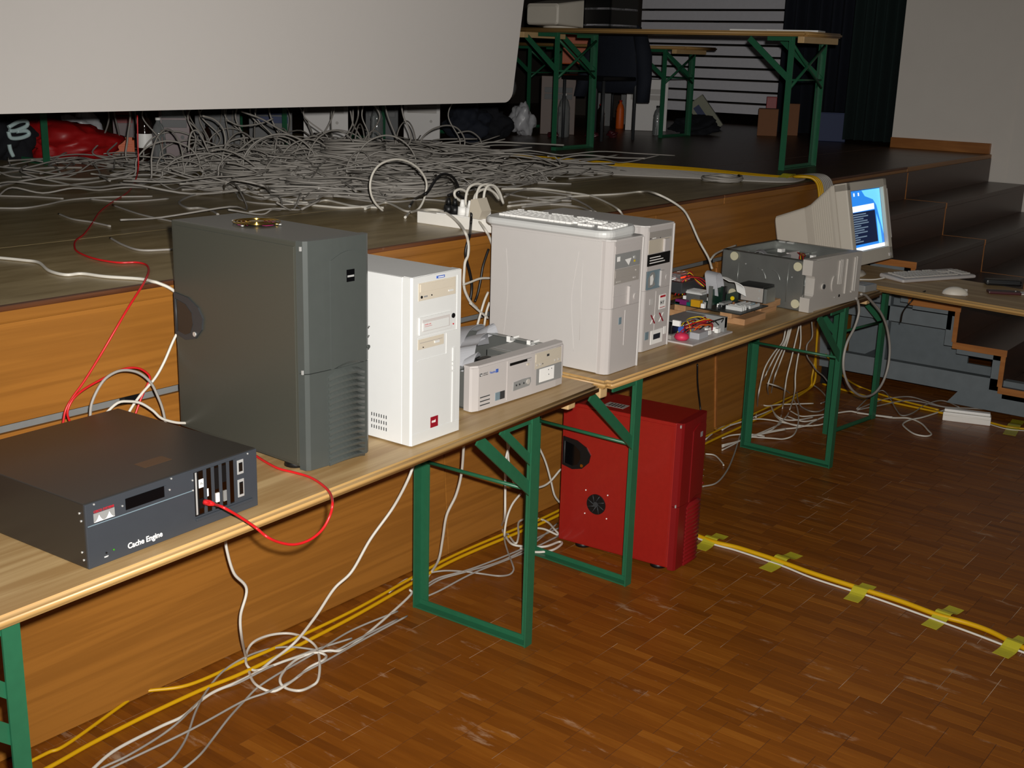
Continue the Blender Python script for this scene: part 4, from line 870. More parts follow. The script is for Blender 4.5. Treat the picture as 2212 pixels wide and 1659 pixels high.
for P_ in ([(0, 470), (300, 450), (700, 460), (1000, 480)], [(0, 585), (300, 600), (600, 575), (900, 600)], [(540, 145), (800, 190), (1000, 245), (1150, 275), (1350, 295), (1600, 290), (1400, 265)], [(1500, 310), (1600, 345), (1700, 380), (1900, 390), (2250, 400)], [(600, 170), (1000, 170), (1400, 185), (1800, 190), (2250, 205)], [(1450, 430), (1700, 455), (1900, 450), (2250, 500)], [(1500, 545), (1700, 470), (1900, 480), (2250, 530)], [(1550, 610), (1750, 590), (2000, 610), (2250, 560)], [(1500, 510), (1900, 575), (2250, 590)], [(1700, 660), (2000, 630), (2250, 625)]):
    cable(pl_(zB, P_, z=H+.005), .0045, 'grey_cable', dl, dg)
# over the stage edge behind the putty towers
cable(pl_(zD, [(300, 30), (600, 30), (850, 60), (1000, 85), (1130, 140)], z=H+.005)+pl_(zD, [(1210, 190), (1250, 245), (1290, 340)], y=S-.02), .0046, 'white_cable', 'white cable dropping over the stage edge behind the stickered tower')
cable(pl_(zD, [(350, 165), (560, 140), (800, 95), (1000, 80), (1200, 70), (1400, 50)], z=H+.005)+[at(*zD(1480, 58), y=S+.0), at(*zD(1600, 110), y=.62), at(*zD(1710, 185), y=.58), at(1490, 475, y=.56), at(1510, 520, y=.5), at(1530, 556, y=.44), at(1538, 580, y=.4)], .0048, 'white_cable', 'white cable hanging from the stage down to the bare main board')
cable([at(1534, 562, y=.43), at(1545, 549, y=.45), at(1565, 539, y=.5), at(1590, 530, y=.55)], .0046, 'white_cable', 'short pale cable bending behind the steel case')
for P_ in ([(450, 150), (700, 150), (900, 170), (1000, 205)], [(500, 100), (800, 95), (950, 150), (1035, 212)]): cable(pl_(zD, P_[:-1], z=H+.005)+[at(*zD(*P_[-1]), y=S-.014)], .0046, 'grey_cable', 'pale cable running to the stage edge behind the keyboard', 'cables behind the keyboard')
# black mains leads and plugs at the stage power strip
cable([at(*zB(440, 650), z=H+.005), at(*zB(500, 570), z=H+.006)]+pl_(zB, [(600, 520), (650, 480), (700, 400), (750, 330), (820, 290), (900, 310), (950, 360), (985, 440), (985, 520)], y=1.05), .0055, 'black_cable', 'black mains lead arching into the power strip on the stage')
cable(pl_(zB, [(870, 530), (950, 510), (1040, 560), (1100, 630)], y=.88)+pl_(zB, [(1130, 720), (1125, 850)], y=.74)+pl_(zB, [(1110, 980), (1080, 1080), (1065, 1180), (1080, 1270), (1110, 1380), (1130, 1480), (1135, 1580), (1120, 1700)], y=.665), .0052, 'black_cable', 'black mains lead hanging from the power strip over the stage edge')
cable([at(*zB(390, 775), z=H+.006), at(*zB(450, 720), z=H+.006), at(*zB(620, 690), y=1.0), at(*zB(780, 700), y=.93), at(*zB(900, 760), y=.84), at(*zB(1000, 850), y=.75)]+pl_(zB, [(1060, 940), (1090, 1020), (1100, 1120), (1090, 1210), (1060, 1280), (1050, 1400), (1045, 1500), (1060, 1600), (1120, 1720), (1200, 1800)], y=.66), .0052, 'white_cable', 'pale mains lead hanging beside the black one over the stage edge')
cable([at(*zB(1140, 700), y=.8), at(*zB(1220, 820), y=.72)]+pl_(zB, [(1290, 920), (1330, 990), (1380, 1120)], y=.66), .005, 'white_cable', 'white mains lead running from the strip down behind the putty tower')
cable(pl_(zB, [(1325, 1130), (1300, 1200), (1260, 1330), (1235, 1480), (1200, 1640), (1170, 1720)], y=.655), .0045, 'black_cable', 'black cable slanting down beside the putty tower')
cable(pl_(zB, [(1040, 1530), (1120, 1500), (1230, 1460), (1340, 1455)], y=.65), .0042, 'white_cable', 'white cable crossing behind the putty tower')
q8 = ZM(780, 520, 460/1659)
for P_ in ([(990, 400), (960, 470), (930, 570), (905, 660)], [(1000, 480), (975, 560), (960, 660)], [(850, 485), (900, 530), (990, 605)]): cable(pl_(q8, P_, y=.62), .0045, 'white_cable', 'white cable hanging between the stage and the putty tower', 'cables hanging by the putty tower')
# power strip on the stage
sp = empty('power_strip', (.262, 1.01, H), -90, 'white power strip full of plugs lying on the stage edge', 'power strip')
box('housing', 'strip_white', sp, 0, .36, 0, .062, .0, .0425, .003); box('top_plate', 'bright_white', sp, .09, .35, .004, .058, .042, .0455, .001)
for i, x in enumerate((.125, .155, .19, .225, .26, .30)):
    bk = i < 2; c_ = 'black' if bk else 'bright_white'
    m = MB(); m.cyl((x, .031, .045), (x, .031, .075), .018, .016, 14); m.cyl((x, .031, .075), (x, .031, .1), .011, .006, 10); m.build('plug', c_, sp)
MB().prism([(.262, .05), (.31, .045), (.322, .075), (.30, .118), (.272, .112)], 'y', -.022, .03).build('adapter', 'beige_drive', sp)
ar = 'white lead arching out of the stage power strip'
for P_, yy in (([(1068, 640), (1068, 570), (1085, 480), (1130, 420), (1210, 400), (1300, 430), (1380, 500), (1440, 580)], .82), ([(1150, 640), (1155, 600), (1180, 520), (1240, 470), (1320, 460), (1400, 510), (1440, 570)], .79), ([(1270, 640), (1268, 570), (1285, 470), (1330, 415), (1400, 430), (1450, 500), (1490, 620)], .76), ([(1090, 520), (1060, 480), (1000, 460), (945, 490), (955, 550), (1040, 610), (1080, 650)], .86), ([(1190, 620), (1190, 520), (1230, 430), (1300, 405), (1380, 430), (1440, 510), (1480, 600)], .77)):
    cable(pl_(zB, P_, y=yy), .005, 'white_cable', ar, 'white leads at the stage power strip')
# ------------------------------------------------------------------ under the tables
c1 = pl_(z7, [(1415, -140), (1425, -40), (1470, 110), (1550, 210), (1512, 380)], y=.42)+pl_(z7, [(1520, 520)], y=.44)
c1b = [(1548, 650), (1575, 760), (1620, 820), (1710, 855), (1790, 820), (1870, 765), (1950, 700), (2030, 660), (2050, 630), (1990, 610), (1880, 645), (1800, 710), (1760, 780), (1790, 830), (1880, 850), (1960, 820), (2000, 780), (2010, 680), (1990, 580), (1920, 520), (1820, 490), (1700, 500), (1600, 540), (1555, 600), (1548, 680), (1590, 720), (1650, 715), (1800, 660), (1960, 610), (2060, 598), (2212, 565)]
def lay(q, pts, lift=.0): return [at(*q(x, y), z=fz+lift*((i*7) % 5)/4) for i, (x, y) in enumerate(pts)]
cable(c1+lay(z7, c1b, .012)+[at(*zL(120, 1280), z=.012), at(*zL(135, 1225), z=.02)], .0042, 'white_cable', 'white cable hanging from the server and coiled in loops on the floor')
cable(lay(z7, [(540, 1390), (590, 1336), (730, 1220), (1000, 1080), (1150, 1010), (1260, 915), (1350, 855), (1480, 800), (1620, 730), (1700, 668)], .006)+[at(*z7(1850, 550), y=.52), at(*z7(1980, 390), y=.46), at(*z7(2100, 210), y=.42), at(*z7(2212, 100), y=.4), at(800, 1165, y=.38), at(850, 1095, y=.35), at(884, 1030, y=.3), at(898, 985, y=.3)], .0046, 'white_cable', 'white cable rising from the floor to the table below the white tower')
fgn = 'thin grey network cable lying on the parquet along the stage'
for P_ in ([(560, 1400), (640, 1336), (800, 1260), (1000, 1140), (1130, 1040), (1300, 880), (1500, 800), (1700, 700), (1960, 600), (2212, 520)], [(620, 1380), (700, 1336), (1190, 1100), (1520, 920), (1680, 860), (1830, 790), (1900, 740), (2070, 650), (2300, 520), (2560, 380)], [(920, 1370), (1000, 1336), (1090, 1270), (1170, 1150), (1230, 980), (1300, 850), (1400, 730), (1530, 645), (1680, 590), (1830, 575), (2000, 595), (2100, 600), (2230, 535), (2500, 400)], [(1080, 1380), (1160, 1336), (1260, 1250), (1340, 1150), (1440, 1020), (1540, 910), (1620, 830), (1740, 750), (1880, 670), (2000, 600), (2212, 470), (2500, 350)]):
    cable(lay(z7, P_, .01), .0033, 'grey_cable', fgn, 'thin cables along the stage')
for P_ in ([(215, 1230), (330, 1160), (500, 1110), (700, 1050), (840, 985), (930, 930), (1080, 800)], [(215, 1215), (320, 1150), (520, 1095), (840, 970), (940, 900), (1090, 830)], [(215, 1280), (330, 1230), (540, 1120), (840, 1000), (1090, 880)], [(225, 1125), (350, 1105), (480, 1110), (600, 1125), (700, 1138), (770, 1130), (798, 1100), (790, 1060), (760, 980), (740, 900), (745, 820)]):
    cable(lay(zL, P_, .01), .0033, 'grey_cable', fgn, 'thin cables along the stage')
cable([at(*zL(480, 300), y=.3), at(*zL(465, 480), y=.36), at(*zL(430, 620), y=.4), at(*zL(370, 750), y=.44), at(*zL(345, 900), y=.48), at(*zL(320, 1030), y=.52)]+lay(zL, [(270, 1115), (220, 1170), (120, 1160), (0, 1240)]), .0046, 'white_cable', 'white cable hanging in a slack curve between the green legs')
cable(pl_(zL, [(768, 190), (770, 300), (748, 400), (745, 600), (742, 760)], y=.5)+lay(zL, [(722, 820), (745, 880), (790, 935), (880, 950), (1000, 950), (1090, 920), (1105, 935), (1040, 975), (930, 985), (840, 960)], .01), .0046, 'white_cable', 'white cable hanging beside the green leg and coiled on the floor')
cable(pl_(zL, [(755, 190), (760, 300), (770, 420), (800, 540), (840, 575), (940, 575), (1020, 545), (1100, 455)], y=.52), .0042, 'white_cable', 'white cable sagging from the table towards the red tower')
cable(pl_(zL, [(940, 270), (1000, 400), (1035, 520), (1060, 620), (1095, 670)], y=.56), .0042, 'white_cable', 'white cable slanting down to the back of the red tower')
cable(pl_(zL, [(845, 610), (790, 680), (755, 770), (740, 880)], y=.54)+lay(zL, [(760, 870), (810, 930), (830, 880), (835, 790)], .012)+lay(zL, [(930, 770), (1010, 790), (1060, 840), (1090, 880), (1000, 840), (930, 830)], .012), .0042, 'white_cable', 'white cable looped on the floor behind the red tower')
# yellow cables along the foot of the stage
Ya = pl_(z7, [(0, 1480), (300, 1336), (560, 1190), (850, 1040), (1100, 920), (1300, 830), (1500, 750), (1750, 630), (2212, 390)], z=.006)+pl_(zL, [(130, 1195), (430, 1030), (840, 855), (1085, 750)], z=.006)+pl_(z4b, [(85, 1045), (330, 930), (560, 810), (760, 690)], z=.006)+[at(*z4b(810, 620), y=.615), at(*z4b(815, 470), y=.61), at(*z4b(830, 230), y=.61)]
Yb = pl_(z7, [(1180, 815), (1530, 665), (1750, 570), (2212, 350)], z=.008)+pl_(zL, [(130, 1160), (430, 1000), (840, 825), (1085, 720)], z=.008)+pl_(z4b, [(85, 985), (330, 870), (560, 760), (720, 670)], z=.008)+[at(*z4b(790, 600), y=.62), at(*z4b(812, 470), y=.62), at(*z4b(835, 230), y=.62)]
def out_of_stage(P_): return [Vector((p.x, min(p.y, .63), p.z)) for p in P_]
cable(out_of_stage(Ya), .0062, 'yellow_cable', 'thicker yellow cable running the whole length of the stage foot'); Yb = out_of_stage(Yb); Yb = [Vector((Yb[0].x-.35, .698, .008)), Vector((Yb[0].x-.13, .672, .008))]+Yb
cable(Yb, .0055, 'yellow_cable', 'thinner yellow cable slipping out from under the stage panel beside the thicker one')
yc = [Vector((v.x, min(v.y, .63), v.z)) for v in pl_(z7, [(0, 1390), (110, 1336), (300, 1240), (440, 1174)], z=.006)]; cable(yc+[Vector((yc[-1].x+.28, .668, .006)), Vector((yc[-1].x+.5, .698, .006))], .005, 'yellow_cable', 'yellow cable slipping away under the stage panel next to the table leg')
cable([at(*z4b(880, 450), y=.55), at(*z4b(990, 590), y=.45)]+pl_(z4b, [(1100, 665), (1250, 720), (1400, 765), (1640, 825)], z=.006), .0055, 'yellow_cable', 'yellow cable coming down behind the far green legs to the floor strip')
cable(pl_(z4b, [(860, 650), (1000, 690), (1200, 745), (1400, 790), (1660, 845), (1960, 905), (2110, 940), (2300, 960)], z=.006), .006, 'yellow_cable', 'yellow cable crossing the floor under the floor power strip')
cable(pl_(z4b, [(1960, 915), (2110, 955), (2300, 970)], z=.004), .003, 'white_cable', 'thin white cable taped down beside the floor power strip')
# bundle of thin white cables under the far table
tl, tg = 'thin white cable hanging from the far end of the table in a sheaf', 'sheaf of thin white cables'
for hang, flo in (([(600, 300), (570, 430), (490, 530), (410, 660), (370, 790), (340, 940)], [(330, 1050), (318, 1140)]), ([(630, 300), (590, 430), (520, 530), (450, 660), (400, 760)], [(360, 830), (340, 960), (400, 1030), (560, 1020), (860, 1010)]), ([(650, 290), (600, 430), (520, 600), (470, 720), (430, 850)], [(440, 950), (470, 1060), (520, 1130), (600, 1165), (720, 1165), (860, 1140)]), ([(655, 290), (610, 450), (540, 640), (490, 780)], [(460, 950), (480, 1080), (540, 1160), (700, 1220), (860, 1220)]), ([(725, 280), (690, 430), (650, 600), (610, 760), (590, 900)], [(570, 1050), (540, 1180), (480, 1250), (380, 1290), (270, 1310)]), ([(740, 270), (740, 430), (710, 600), (690, 750), (685, 900)], [(640, 1060), (600, 1140), (480, 1250)]), ([(430, 820), (550, 860)], [(640, 920), (700, 1030), (720, 1130), (710, 1230), (670, 1310), (580, 1345), (480, 1340), (270, 1325)])):
    cable(pl_(zR, hang, y=.42)+lay(zR, flo, .012), .0036, 'white_cable', tl, tg)
cable(pl_(zR, [(845, 240), (850, 380), (800, 460), (800, 560), (850, 640), (890, 700), (960, 760), (1010, 840), (1025, 930)], y=.4)+lay(zR, [(1000, 1020), (930, 1080), (840, 1085), (760, 1050), (720, 1000), (705, 900), (730, 840), (800, 820), (880, 850), (960, 920), (985, 980), (930, 1010)], .012), .0034, 'grey_cable', 'thin pale cable looping round the far green legs')
for P_ in ([(0, 1260), (100, 1210), (300, 1160), (440, 1165), (600, 1195), (750, 1220), (900, 1215), (1000, 1190)], [(0, 1340), (90, 1310), (250, 1300), (400, 1320)], [(0, 1450), (100, 1400), (200, 1350), (420, 1290), (600, 1255)], [(0, 1420), (180, 1355), (330, 1300), (560, 1200)], [(640, 1080), (740, 1130), (860, 1125), (1000, 1110)], [(610, 1130), (760, 1180), (900, 1160)]):
    cable(lay(zR, P_, .008), .0036, 'white_cable', 'white cable spread over the floor beneath the far table', 'white cables beneath the far table')
cable(lay(zR, [(0, 1405), (180, 1360), (400, 1290), (560, 1255), (700, 1240), (800, 1215), (860, 1180), (1000, 1120), (1090, 1100), (1200, 1085), (1270, 1095), (1450, 1125), (1600, 1140)], .004)+lay(zC, [(50, 1378), (200, 1395), (350, 1420), (510, 1425), (620, 1470), (680, 1530), (712, 1570), (660, 1585), (560, 1565), (480, 1510), (460, 1475), (520, 1440), (620, 1420), (720, 1390), (830, 1352)]), .0044, 'white_cable', 'white mains lead lying looped on the floor to the floor power strip')
ng = 'thin grey cable waving across the floor to the floor power strip'
for P_ in ([(45, 1340), (150, 1240), (250, 1180), (300, 1190), (350, 1260), (400, 1350), (450, 1400), (540, 1380), (650, 1310), (760, 1270), (850, 1275), (960, 1325)], [(60, 1340), (250, 1265), (420, 1235), (540, 1235), (660, 1270), (820, 1320), (1060, 1335), (1240, 1335), (1390, 1305)], [(50, 1350), (250, 1310), (450, 1270), (600, 1275), (800, 1320), (1000, 1335), (1300, 1345), (1600, 1338)]):
    cable(lay(zC, P_, .006), .0033, 'grey_cable', ng, 'thin cables by the floor power strip')
zr = ZM(1140, 780, 460/1468)
cable(lay(zr, [(1225, 540), (1330, 460), (1468, 420), (1700, 330)], .004), .0036, 'white_cable', 'white cable emerging from behind the red tower', 'cables beside the red tower')
cable(lay(zr, [(1225, 640), (1290, 650), (1340, 700), (1350, 718)]), .0036, 'white_cable', 'white cable emerging from behind the red tower', 'cables beside the red tower')
cable(lay(zr, [(1205, 865), (1300, 840), (1370, 760), (1420, 650), (1468, 500), (1500, 430)], .004), .0036, 'grey_cable', 'white cable emerging from behind the red tower', 'cables beside the red tower')
cable([at(*zr(1170, 20), y=.60), at(*zr(1172, 160), y=.60), at(*zr(1190, 320), y=.60), at(*zr(1200, 420), y=.56)], .004, 'black_cable', 'black cable hanging behind the red tower against the stage')
cable(pl_(zR, [(1262, 20), (1280, 50), (1290, 150), (1250, 290), (1180, 430), (1145, 580), (1150, 720), (1200, 850), (1280, 925), (1360, 945), (1440, 910), (1510, 820), (1560, 680), (1580, 520), (1570, 380), (1540, 250), (1480, 130), (1400, 40), (1350, -10), (1310, -20)], y=-.075), .0056, 'grey_cable', 'thick pale cable hanging in a long loop from the end of the table')
cable([at(*zC(660, 285), z=T+.006), at(*zC(600, 310), y=-.16), at(*zC(520, 390), y=-.14), at(*zC(460, 470), y=-.1), at(*zC(440, 560), y=-.05)], .003, 'black_cable', 'thin dark mouse lead hanging over the edge of the cross table')
cable([at(*zC(70, 182), z=T+.005), at(*zC(200, 182), z=T+.005), at(*zC(300, 165), z=T+.012)], .0035, 'white_cable', 'pale keyboard lead on the cross table')
# ------------------------------------------------------------------ taped cable over the parquet
Yf = [(120, 148), (190, 165), (300, 205), (430, 235), (560, 275), (680, 315), (900, 395), (1180, 485), (1450, 570), (1680, 655), (1860, 705), (2000, 755), (2140, 825), (2300, 900)]
Wf = [(120, 160), (190, 180), (300, 220), (430, 255), (640, 325), (740, 360), (900, 425), (1130, 500), (1260, 540), (1460, 610), (1680, 690), (1900, 770), (2070, 835), (2300, 920)]
cable(pl_(zF, Yf, z=.009), .0088, 'yellow_cable', 'thick yellow cable taped across the open parquet', n=10)
cable(pl_(zF, Wf, z=.004), .0038, 'white_cable', 'thin white cable taped across the open parquet beside the yellow one')
def tape(a, b, label, group=None, z=0, w=.052, hump=.019):
    a = Vector(a); b = Vector(b); d = b-a; side = Vector((-d.y, d.x, 0)).normalized()*w
    path = []
    for i in range(15):
        u = i/14; p = a.lerp(b, u); h = math.exp(-((u-.47)/.15)**2)*hump; path.append((p.x, p.y, z+.0012+h))
    o = MB().ribbon(path, side, .0004).build('tape_piece', 'yellow_tape'); tag(o, label, 'tape', group); return o
for nth, (A_, B_) in zip(('closest to the red tower', 'second from the red tower', 'third from the red tower', 'fourth from the red tower', 'farthest from the red tower'), (((345, 160), (205, 250)), ((805, 278), (610, 378)), ((1255, 470), (1140, 568)), ((1795, 612), (1622, 732)), ((2225, 800), (2065, 908)))):
    a = at(*zF(*A_), z=0); b = at(*zF(*B_), z=0); tape(a, b, 'yellow tape piece on the parquet cables, '+nth, 'yellow tape on the parquet')
a = at(2200, 908, z=0); b = at(2180, 940, z=0); tape(a, b, 'piece of yellow tape by the floor power strip', w=.06, hump=.012)
# floor power strip
fs_ = empty('power_strip', (3.035, -.125, 0), -73, 'white power strip lying on the hall floor beside the steps', 'power strip')
box('housing', 'strip_white', fs_, 0, .23, -.03, .03, 0, .045, .004); box('top_rail', 'bright_white', fs_, .005, .225, -.012, .024, .045, .058, .003); MB().tube([(.003, -.0305, .03), (.227, -.0305, .03)], .0015).build('seam', 'strip_white', fs_)
from mathutils import noise
# ------------------------------------------------------------------ projection screen hanging over the stage
ps0 = at(0, 253, y=1.4); ps1 = at(1104, 216, y=1.4)
SWd, SHt = ps1.x+2.6, 2.0
scn = empty('projection_screen', (-2.6, 1.4, (ps0.z+ps1.z)/2), 0, 'large pale projection screen with rounded corners hanging over the stage', 'screen')
scn.rotation_euler.x = R(6.8)
def rrect(x0, x1, z0, z1, c, n=6):
    p = []
    for cx_, cz_, a0 in ((x1-c, z1-c, 0), (x0+c, z1-c, 90), (x0+c, z0+c, 180), (x1-c, z0+c, 270)):
        p += [(cx_+c*math.cos(R(a0+90*k/n)), cz_+c*math.sin(R(a0+90*k/n))) for k in range(n+1)]
    return p
MB().prism(rrect(0, SWd, 0, SHt, .05), 'y', -.004, .004).build('screen_cloth', 'screen_cloth', scn)
fr_ = [(SWd-.02, .03, .02), (SWd-.02, .03, SHt-.02), (.02, .03, SHt-.02), (.02, .03, .02)]
MB().tube(fr_, .018, 10, True).build('frame_tube', 'black', scn)
MB().lathe([(0, 0), (.05, 0), (.056, .02), (.05, .05), (0, .055)], (SWd-.005, .06, .055), 'x', 20).build('corner_joint', 'dark_grey', scn)
for x in (.4, SWd-.4): MB().box(x-.015, x+.015, .02, .03, SHt-.03, 2.69).build('strap', 'black', scn)
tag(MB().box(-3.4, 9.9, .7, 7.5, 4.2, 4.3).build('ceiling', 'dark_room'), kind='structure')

# ------------------------------------------------------------------ curtains and slatted wall
def curtain(x, y0, y1, z0, z1, mt, label, amp=.05, waves=6, th=.02):
    n = 72; v = []
    for i in range(n+1):
        u = i/n; y = y0+(y1-y0)*u; xx = x+amp*math.sin(u*waves*2*math.pi)+amp*.3*math.sin(u*waves*5+1)
        for dx in (0, th):
            for z in (z0, z1): v.append((xx+dx*(1 if dx else 0), y, z))
    f = []
    for i in range(n):
        a, b = i*4, i*4+4; f += [(a, b, b+1, a+1), (a+2, a+3, b+3, b+2), (a, a+2, b+2, b), (a+1, b+1, b+3, a+3)]
    f += [(0, 1, 3, 2), (4*n, 4*n+2, 4*n+3, 4*n+1)]
    o = MB().add(v, f).build('stage_curtain', mt); 
    for p in o.data.polygons: p.use_smooth = abs(p.normal.z) < .5
    tag(o, label, 'curtain'); return o
curtain(6.17, 1.445, 1.86, H+.03, 4.19, 'green_cloth', 'dark green stage curtain gathered beside the white wall', .045, 5)
curtain(7.05, 2.0, 2.86, H+.002, 4.19, 'navy_cloth', 'navy curtain hanging deeper on the stage', .05, 8)
sw_ = empty('slat_wall', (7.8, 3.05, H), 0, 'white horizontal slats on the side wall deep on the stage', 'slats')
for k in range(14): box('slat', 'slat_white', sw_, -.012, .012, 0, 1.72, .10+k*.108, .10+k*.108+.088, .003)
for y in (.1, .86, 1.6): box('post', 'black', sw_, .012, .03, y, y+.04, 0, 1.62)
dark_block = MB().box(7.6, 7.9, 4.8, 5.5, H, 4.2).build('darkness_block', 'dark_room'); tag(dark_block, kind='structure')  # block added for the darkness left of the slats

# ------------------------------------------------------------------ things on the stage
def deck_at(px, py): return at(px, py, z=H)
def face_rz(p): d = p-CAM; return -math.degrees(math.atan2(d.x, d.y))
def stage_tower(px0, px1, ptop, pbase, mt, label, dr='putty_dark', depth=.4, group=None):
    p = deck_at((px0+px1)/2, pbase); dd = (p-CAM).dot(FW); w = (px1-px0)/F_PX*dd; h = (pbase-ptop)/F_PX*dd*1.03
    t = empty('stage_computer', p, face_rz(p), label, 'computer', group)
    box('case_body', mt, t, -w/2, w/2, .01, depth, .004, h, .004); box('front_bezel', mt, t, -w/2, w/2, -.004, .0105, .002, h, .003)
    for k in range(2): box('drive', dr, t, -w*.4, w*.4, -.006, 0, h*.72-k*.05, h*.72-k*.05+.04, .001)
    disc('power_button', dr, t, (w*.25, -.004, h*.4), .01, 'y', .003)
    return t
mat('brown_case', (98, 74, 62), .5); mat('maroon', (76, 24, 30), .4); mat('box_blue', (28, 48, 96), .6); mat('cola', (30, 16, 10), .08); mat('bag_white', (196, 196, 200), .35)
stage_tower(1166, 1240, 172, 291, 'brown_case', 'brown-grey tower computer on the stage behind green table legs', 'dark_grey')
stage_tower(1350, 1438, 178, 283, 'putty_steel', 'pale grey tower computer on the stage in front of the slatted wall')
stage_tower(657, 752, 200, 312, 'putty_steel', 'pale tower computer under the screen between two green legs', group=None)
stage_tower(872, 950, 205, 303, 'putty_steel', 'pale tower computer under the screen beside dark bags', group=None)
stage_tower(348, 412, 225, 348, 'maroon', 'dark maroon tower computer under the screen', 'black')
stage_tower(540, 632, 225, 320, 'black', 'black box with coloured print under the screen', 'box_blue')
stage_tower(790, 860, 215, 304, 'dark_grey', 'dark tower computer under the screen behind a clear bottle', 'black')
stage_tower(246, 292, 232, 300, 'maroon', 'dark red crate under the screen', 'crate_red', .25)
stage_tower(248, 291, 304, 338, 'orange', 'flat orange box under the screen', 'orange', .2)
stage_tower(425, 520, 235, 335, 'black', 'black equipment case under the screen', 'dark_grey', .3)
def bottle(px, pbase, hpx, mt, label, cap='crate_red', lab=None, group=None):
    p = deck_at(px, pbase); dd = (p-CAM).dot(FW); h = hpx/F_PX*dd; r = h*.145
    b = empty('bottle', p, 0, label, 'bottle', group)
    MB().lathe([(0, 0), (r*.9, 0), (r, h*.03), (r, h*.55), (r*.93, h*.6), (r, h*.65), (r*.7, h*.82), (r*.33, h*.9), (r*.33, h*.95), (0, h*.95)], (0, 0, 0), 'z', 18).build('body', mt, b)
    MB().cyl((0, 0, h*.945), (0, 0, h), r*.4, n=12).build('cap', cap, b)
    if lab: MB().lathe([(r*1.01, h*.28), (r*1.02, h*.29), (r*1.02, h*.52), (r*1.01, h*.53)], (0, 0, 0), 'z', 18).build('paper_label', lab, b)
mat('clear_dim', (200, 205, 205), .06, trans=.75, var=0)
bottle(1216, 296, 92, 'clear_dim', 'clear plastic bottle on the stage before the brown-grey tower', 'bright_white')
bottle(1338, 278, 60, 'orange', 'small orange drink bottle on the stage', 'crate_red')
bottle(1296, 286, 60, 'cola', 'dark drink bottle beside the orange one on the stage', 'crate_red')
bottle(316, 352, 118, 'cola', 'big dark cola bottle with white label under the screen', 'crate_red', 'bright_white')
bottle(450, 340, 70, 'cola', 'small dark bottle under the screen', 'black')
bottle(814, 318, 92, 'clear_dim', 'clear plastic bottle under the screen', 'bright_white')
bottle(346, 356, 100, 'clear_dim', 'tall clear bottle beside the maroon tower', 'bright_white')
bottle(1418, 292, 62, 'clear_dim', 'clear bottle before the pale grey tower on the stage', 'black')
def lump(px, pbase, wpx, hpx, mt, label, cat, name, seed=1, dfac=.7, z=H, rough=.28):
    p = at(px, pbase, z=z); dd = (p-CAM).dot(FW); w = wpx/F_PX*dd/2; h = hpx/F_PX*dd
    bm = bmesh.new(); bmesh.ops.create_icosphere(bm, subdivisions=4, radius=1); rnd = random.Random(seed)
    ph = [(rnd.uniform(-6, 6), rnd.uniform(-6, 6), rnd.uniform(0, 6)) for _ in range(6)]
    for v in bm.verts:
        c = v.co; k = 1+sum(math.sin(c.x*a+c.z*b+c.y*a*.7+s)*rough/3 for a, b, s in ph)+.55*rough*noise.turbulence(c*2.2+Vector((seed, 0, 0)), 4, True)/.5-.2
        v.co = Vector((c.x*k*w, c.y*k*w*dfac, max(0, (c.z*k+.75)/1.75)*h))
    o = MB().frombm(bm, smooth=True).build(name, mt); o.location = p; o.rotation_euler.z = R(face_rz(p)); tag(o, label, cat); return o
lump(140, 342, 205, 76, 'crate_red', 'crumpled shiny red bag on the stage under the screen', 'bag', 'red_bag', 3)
lump(185, 330, 95, 90, 'bag_white', 'grey-white plastic bag behind the red bag', 'bag', 'plastic_bag', 4)
bk = lump(16, 345, 110, 105, 'black_cloth', 'black bag with bright reflective stripes under the screen', 'bag', 'backpack', 9)
p_ = bk.location; mat('reflective', (210, 235, 235), .3)
def stripe(pts, y): 
    o = MB().tube(catmull([at(a, b, y=y) for a, b in pts], 6), .011, 6).build('reflective_stripe', 'reflective'); mi = bk.matrix_basis.inverted(); o.data.transform(mi); o.parent = bk; return o
bpy.context.view_layer.update()
yq = p_.y-.15
stripe([(18, 275), (40, 263), (57, 262), (58, 272), (35, 282), (20, 283)], yq); stripe([(18, 284), (24, 298), (45, 298), (62, 291), (58, 283), (36, 284)], yq); stripe([(20, 312), (23, 325), (29, 338)], yq)
lump(1128, 292, 52, 72, 'bag_white', 'white bag with green print on the stage beside the green leg', 'bag', 'plastic_bag', 6)
lump(1132, 284, 26, 40, 'lime', 'lime green round package against the white bag', 'package', 'green_package', 8)
lump(1010, 306, 110, 90, 'navy_cloth', 'dark navy clothing heap on the stage', 'clothing', 'clothes_heap', 12)
lump(1062, 300, 90, 70, 'black_cloth', 'black clothing heap beside the white bag', 'clothing', 'clothes_heap', 13)
lump(1500, 290, 100, 40, 'black_cloth', 'dark heap of gear before the slatted wall', 'bag', 'gear_heap', 15)
for px, r_ in ((1195, 7), (1277, 8), (1322, 8)): tag(lump(px, 297, r_*3, r_*1.8, 'maroon', 'small dark red wad lying on the stage among the bottles', 'wad', 'red_wad', px), group='red wads among the bottles')
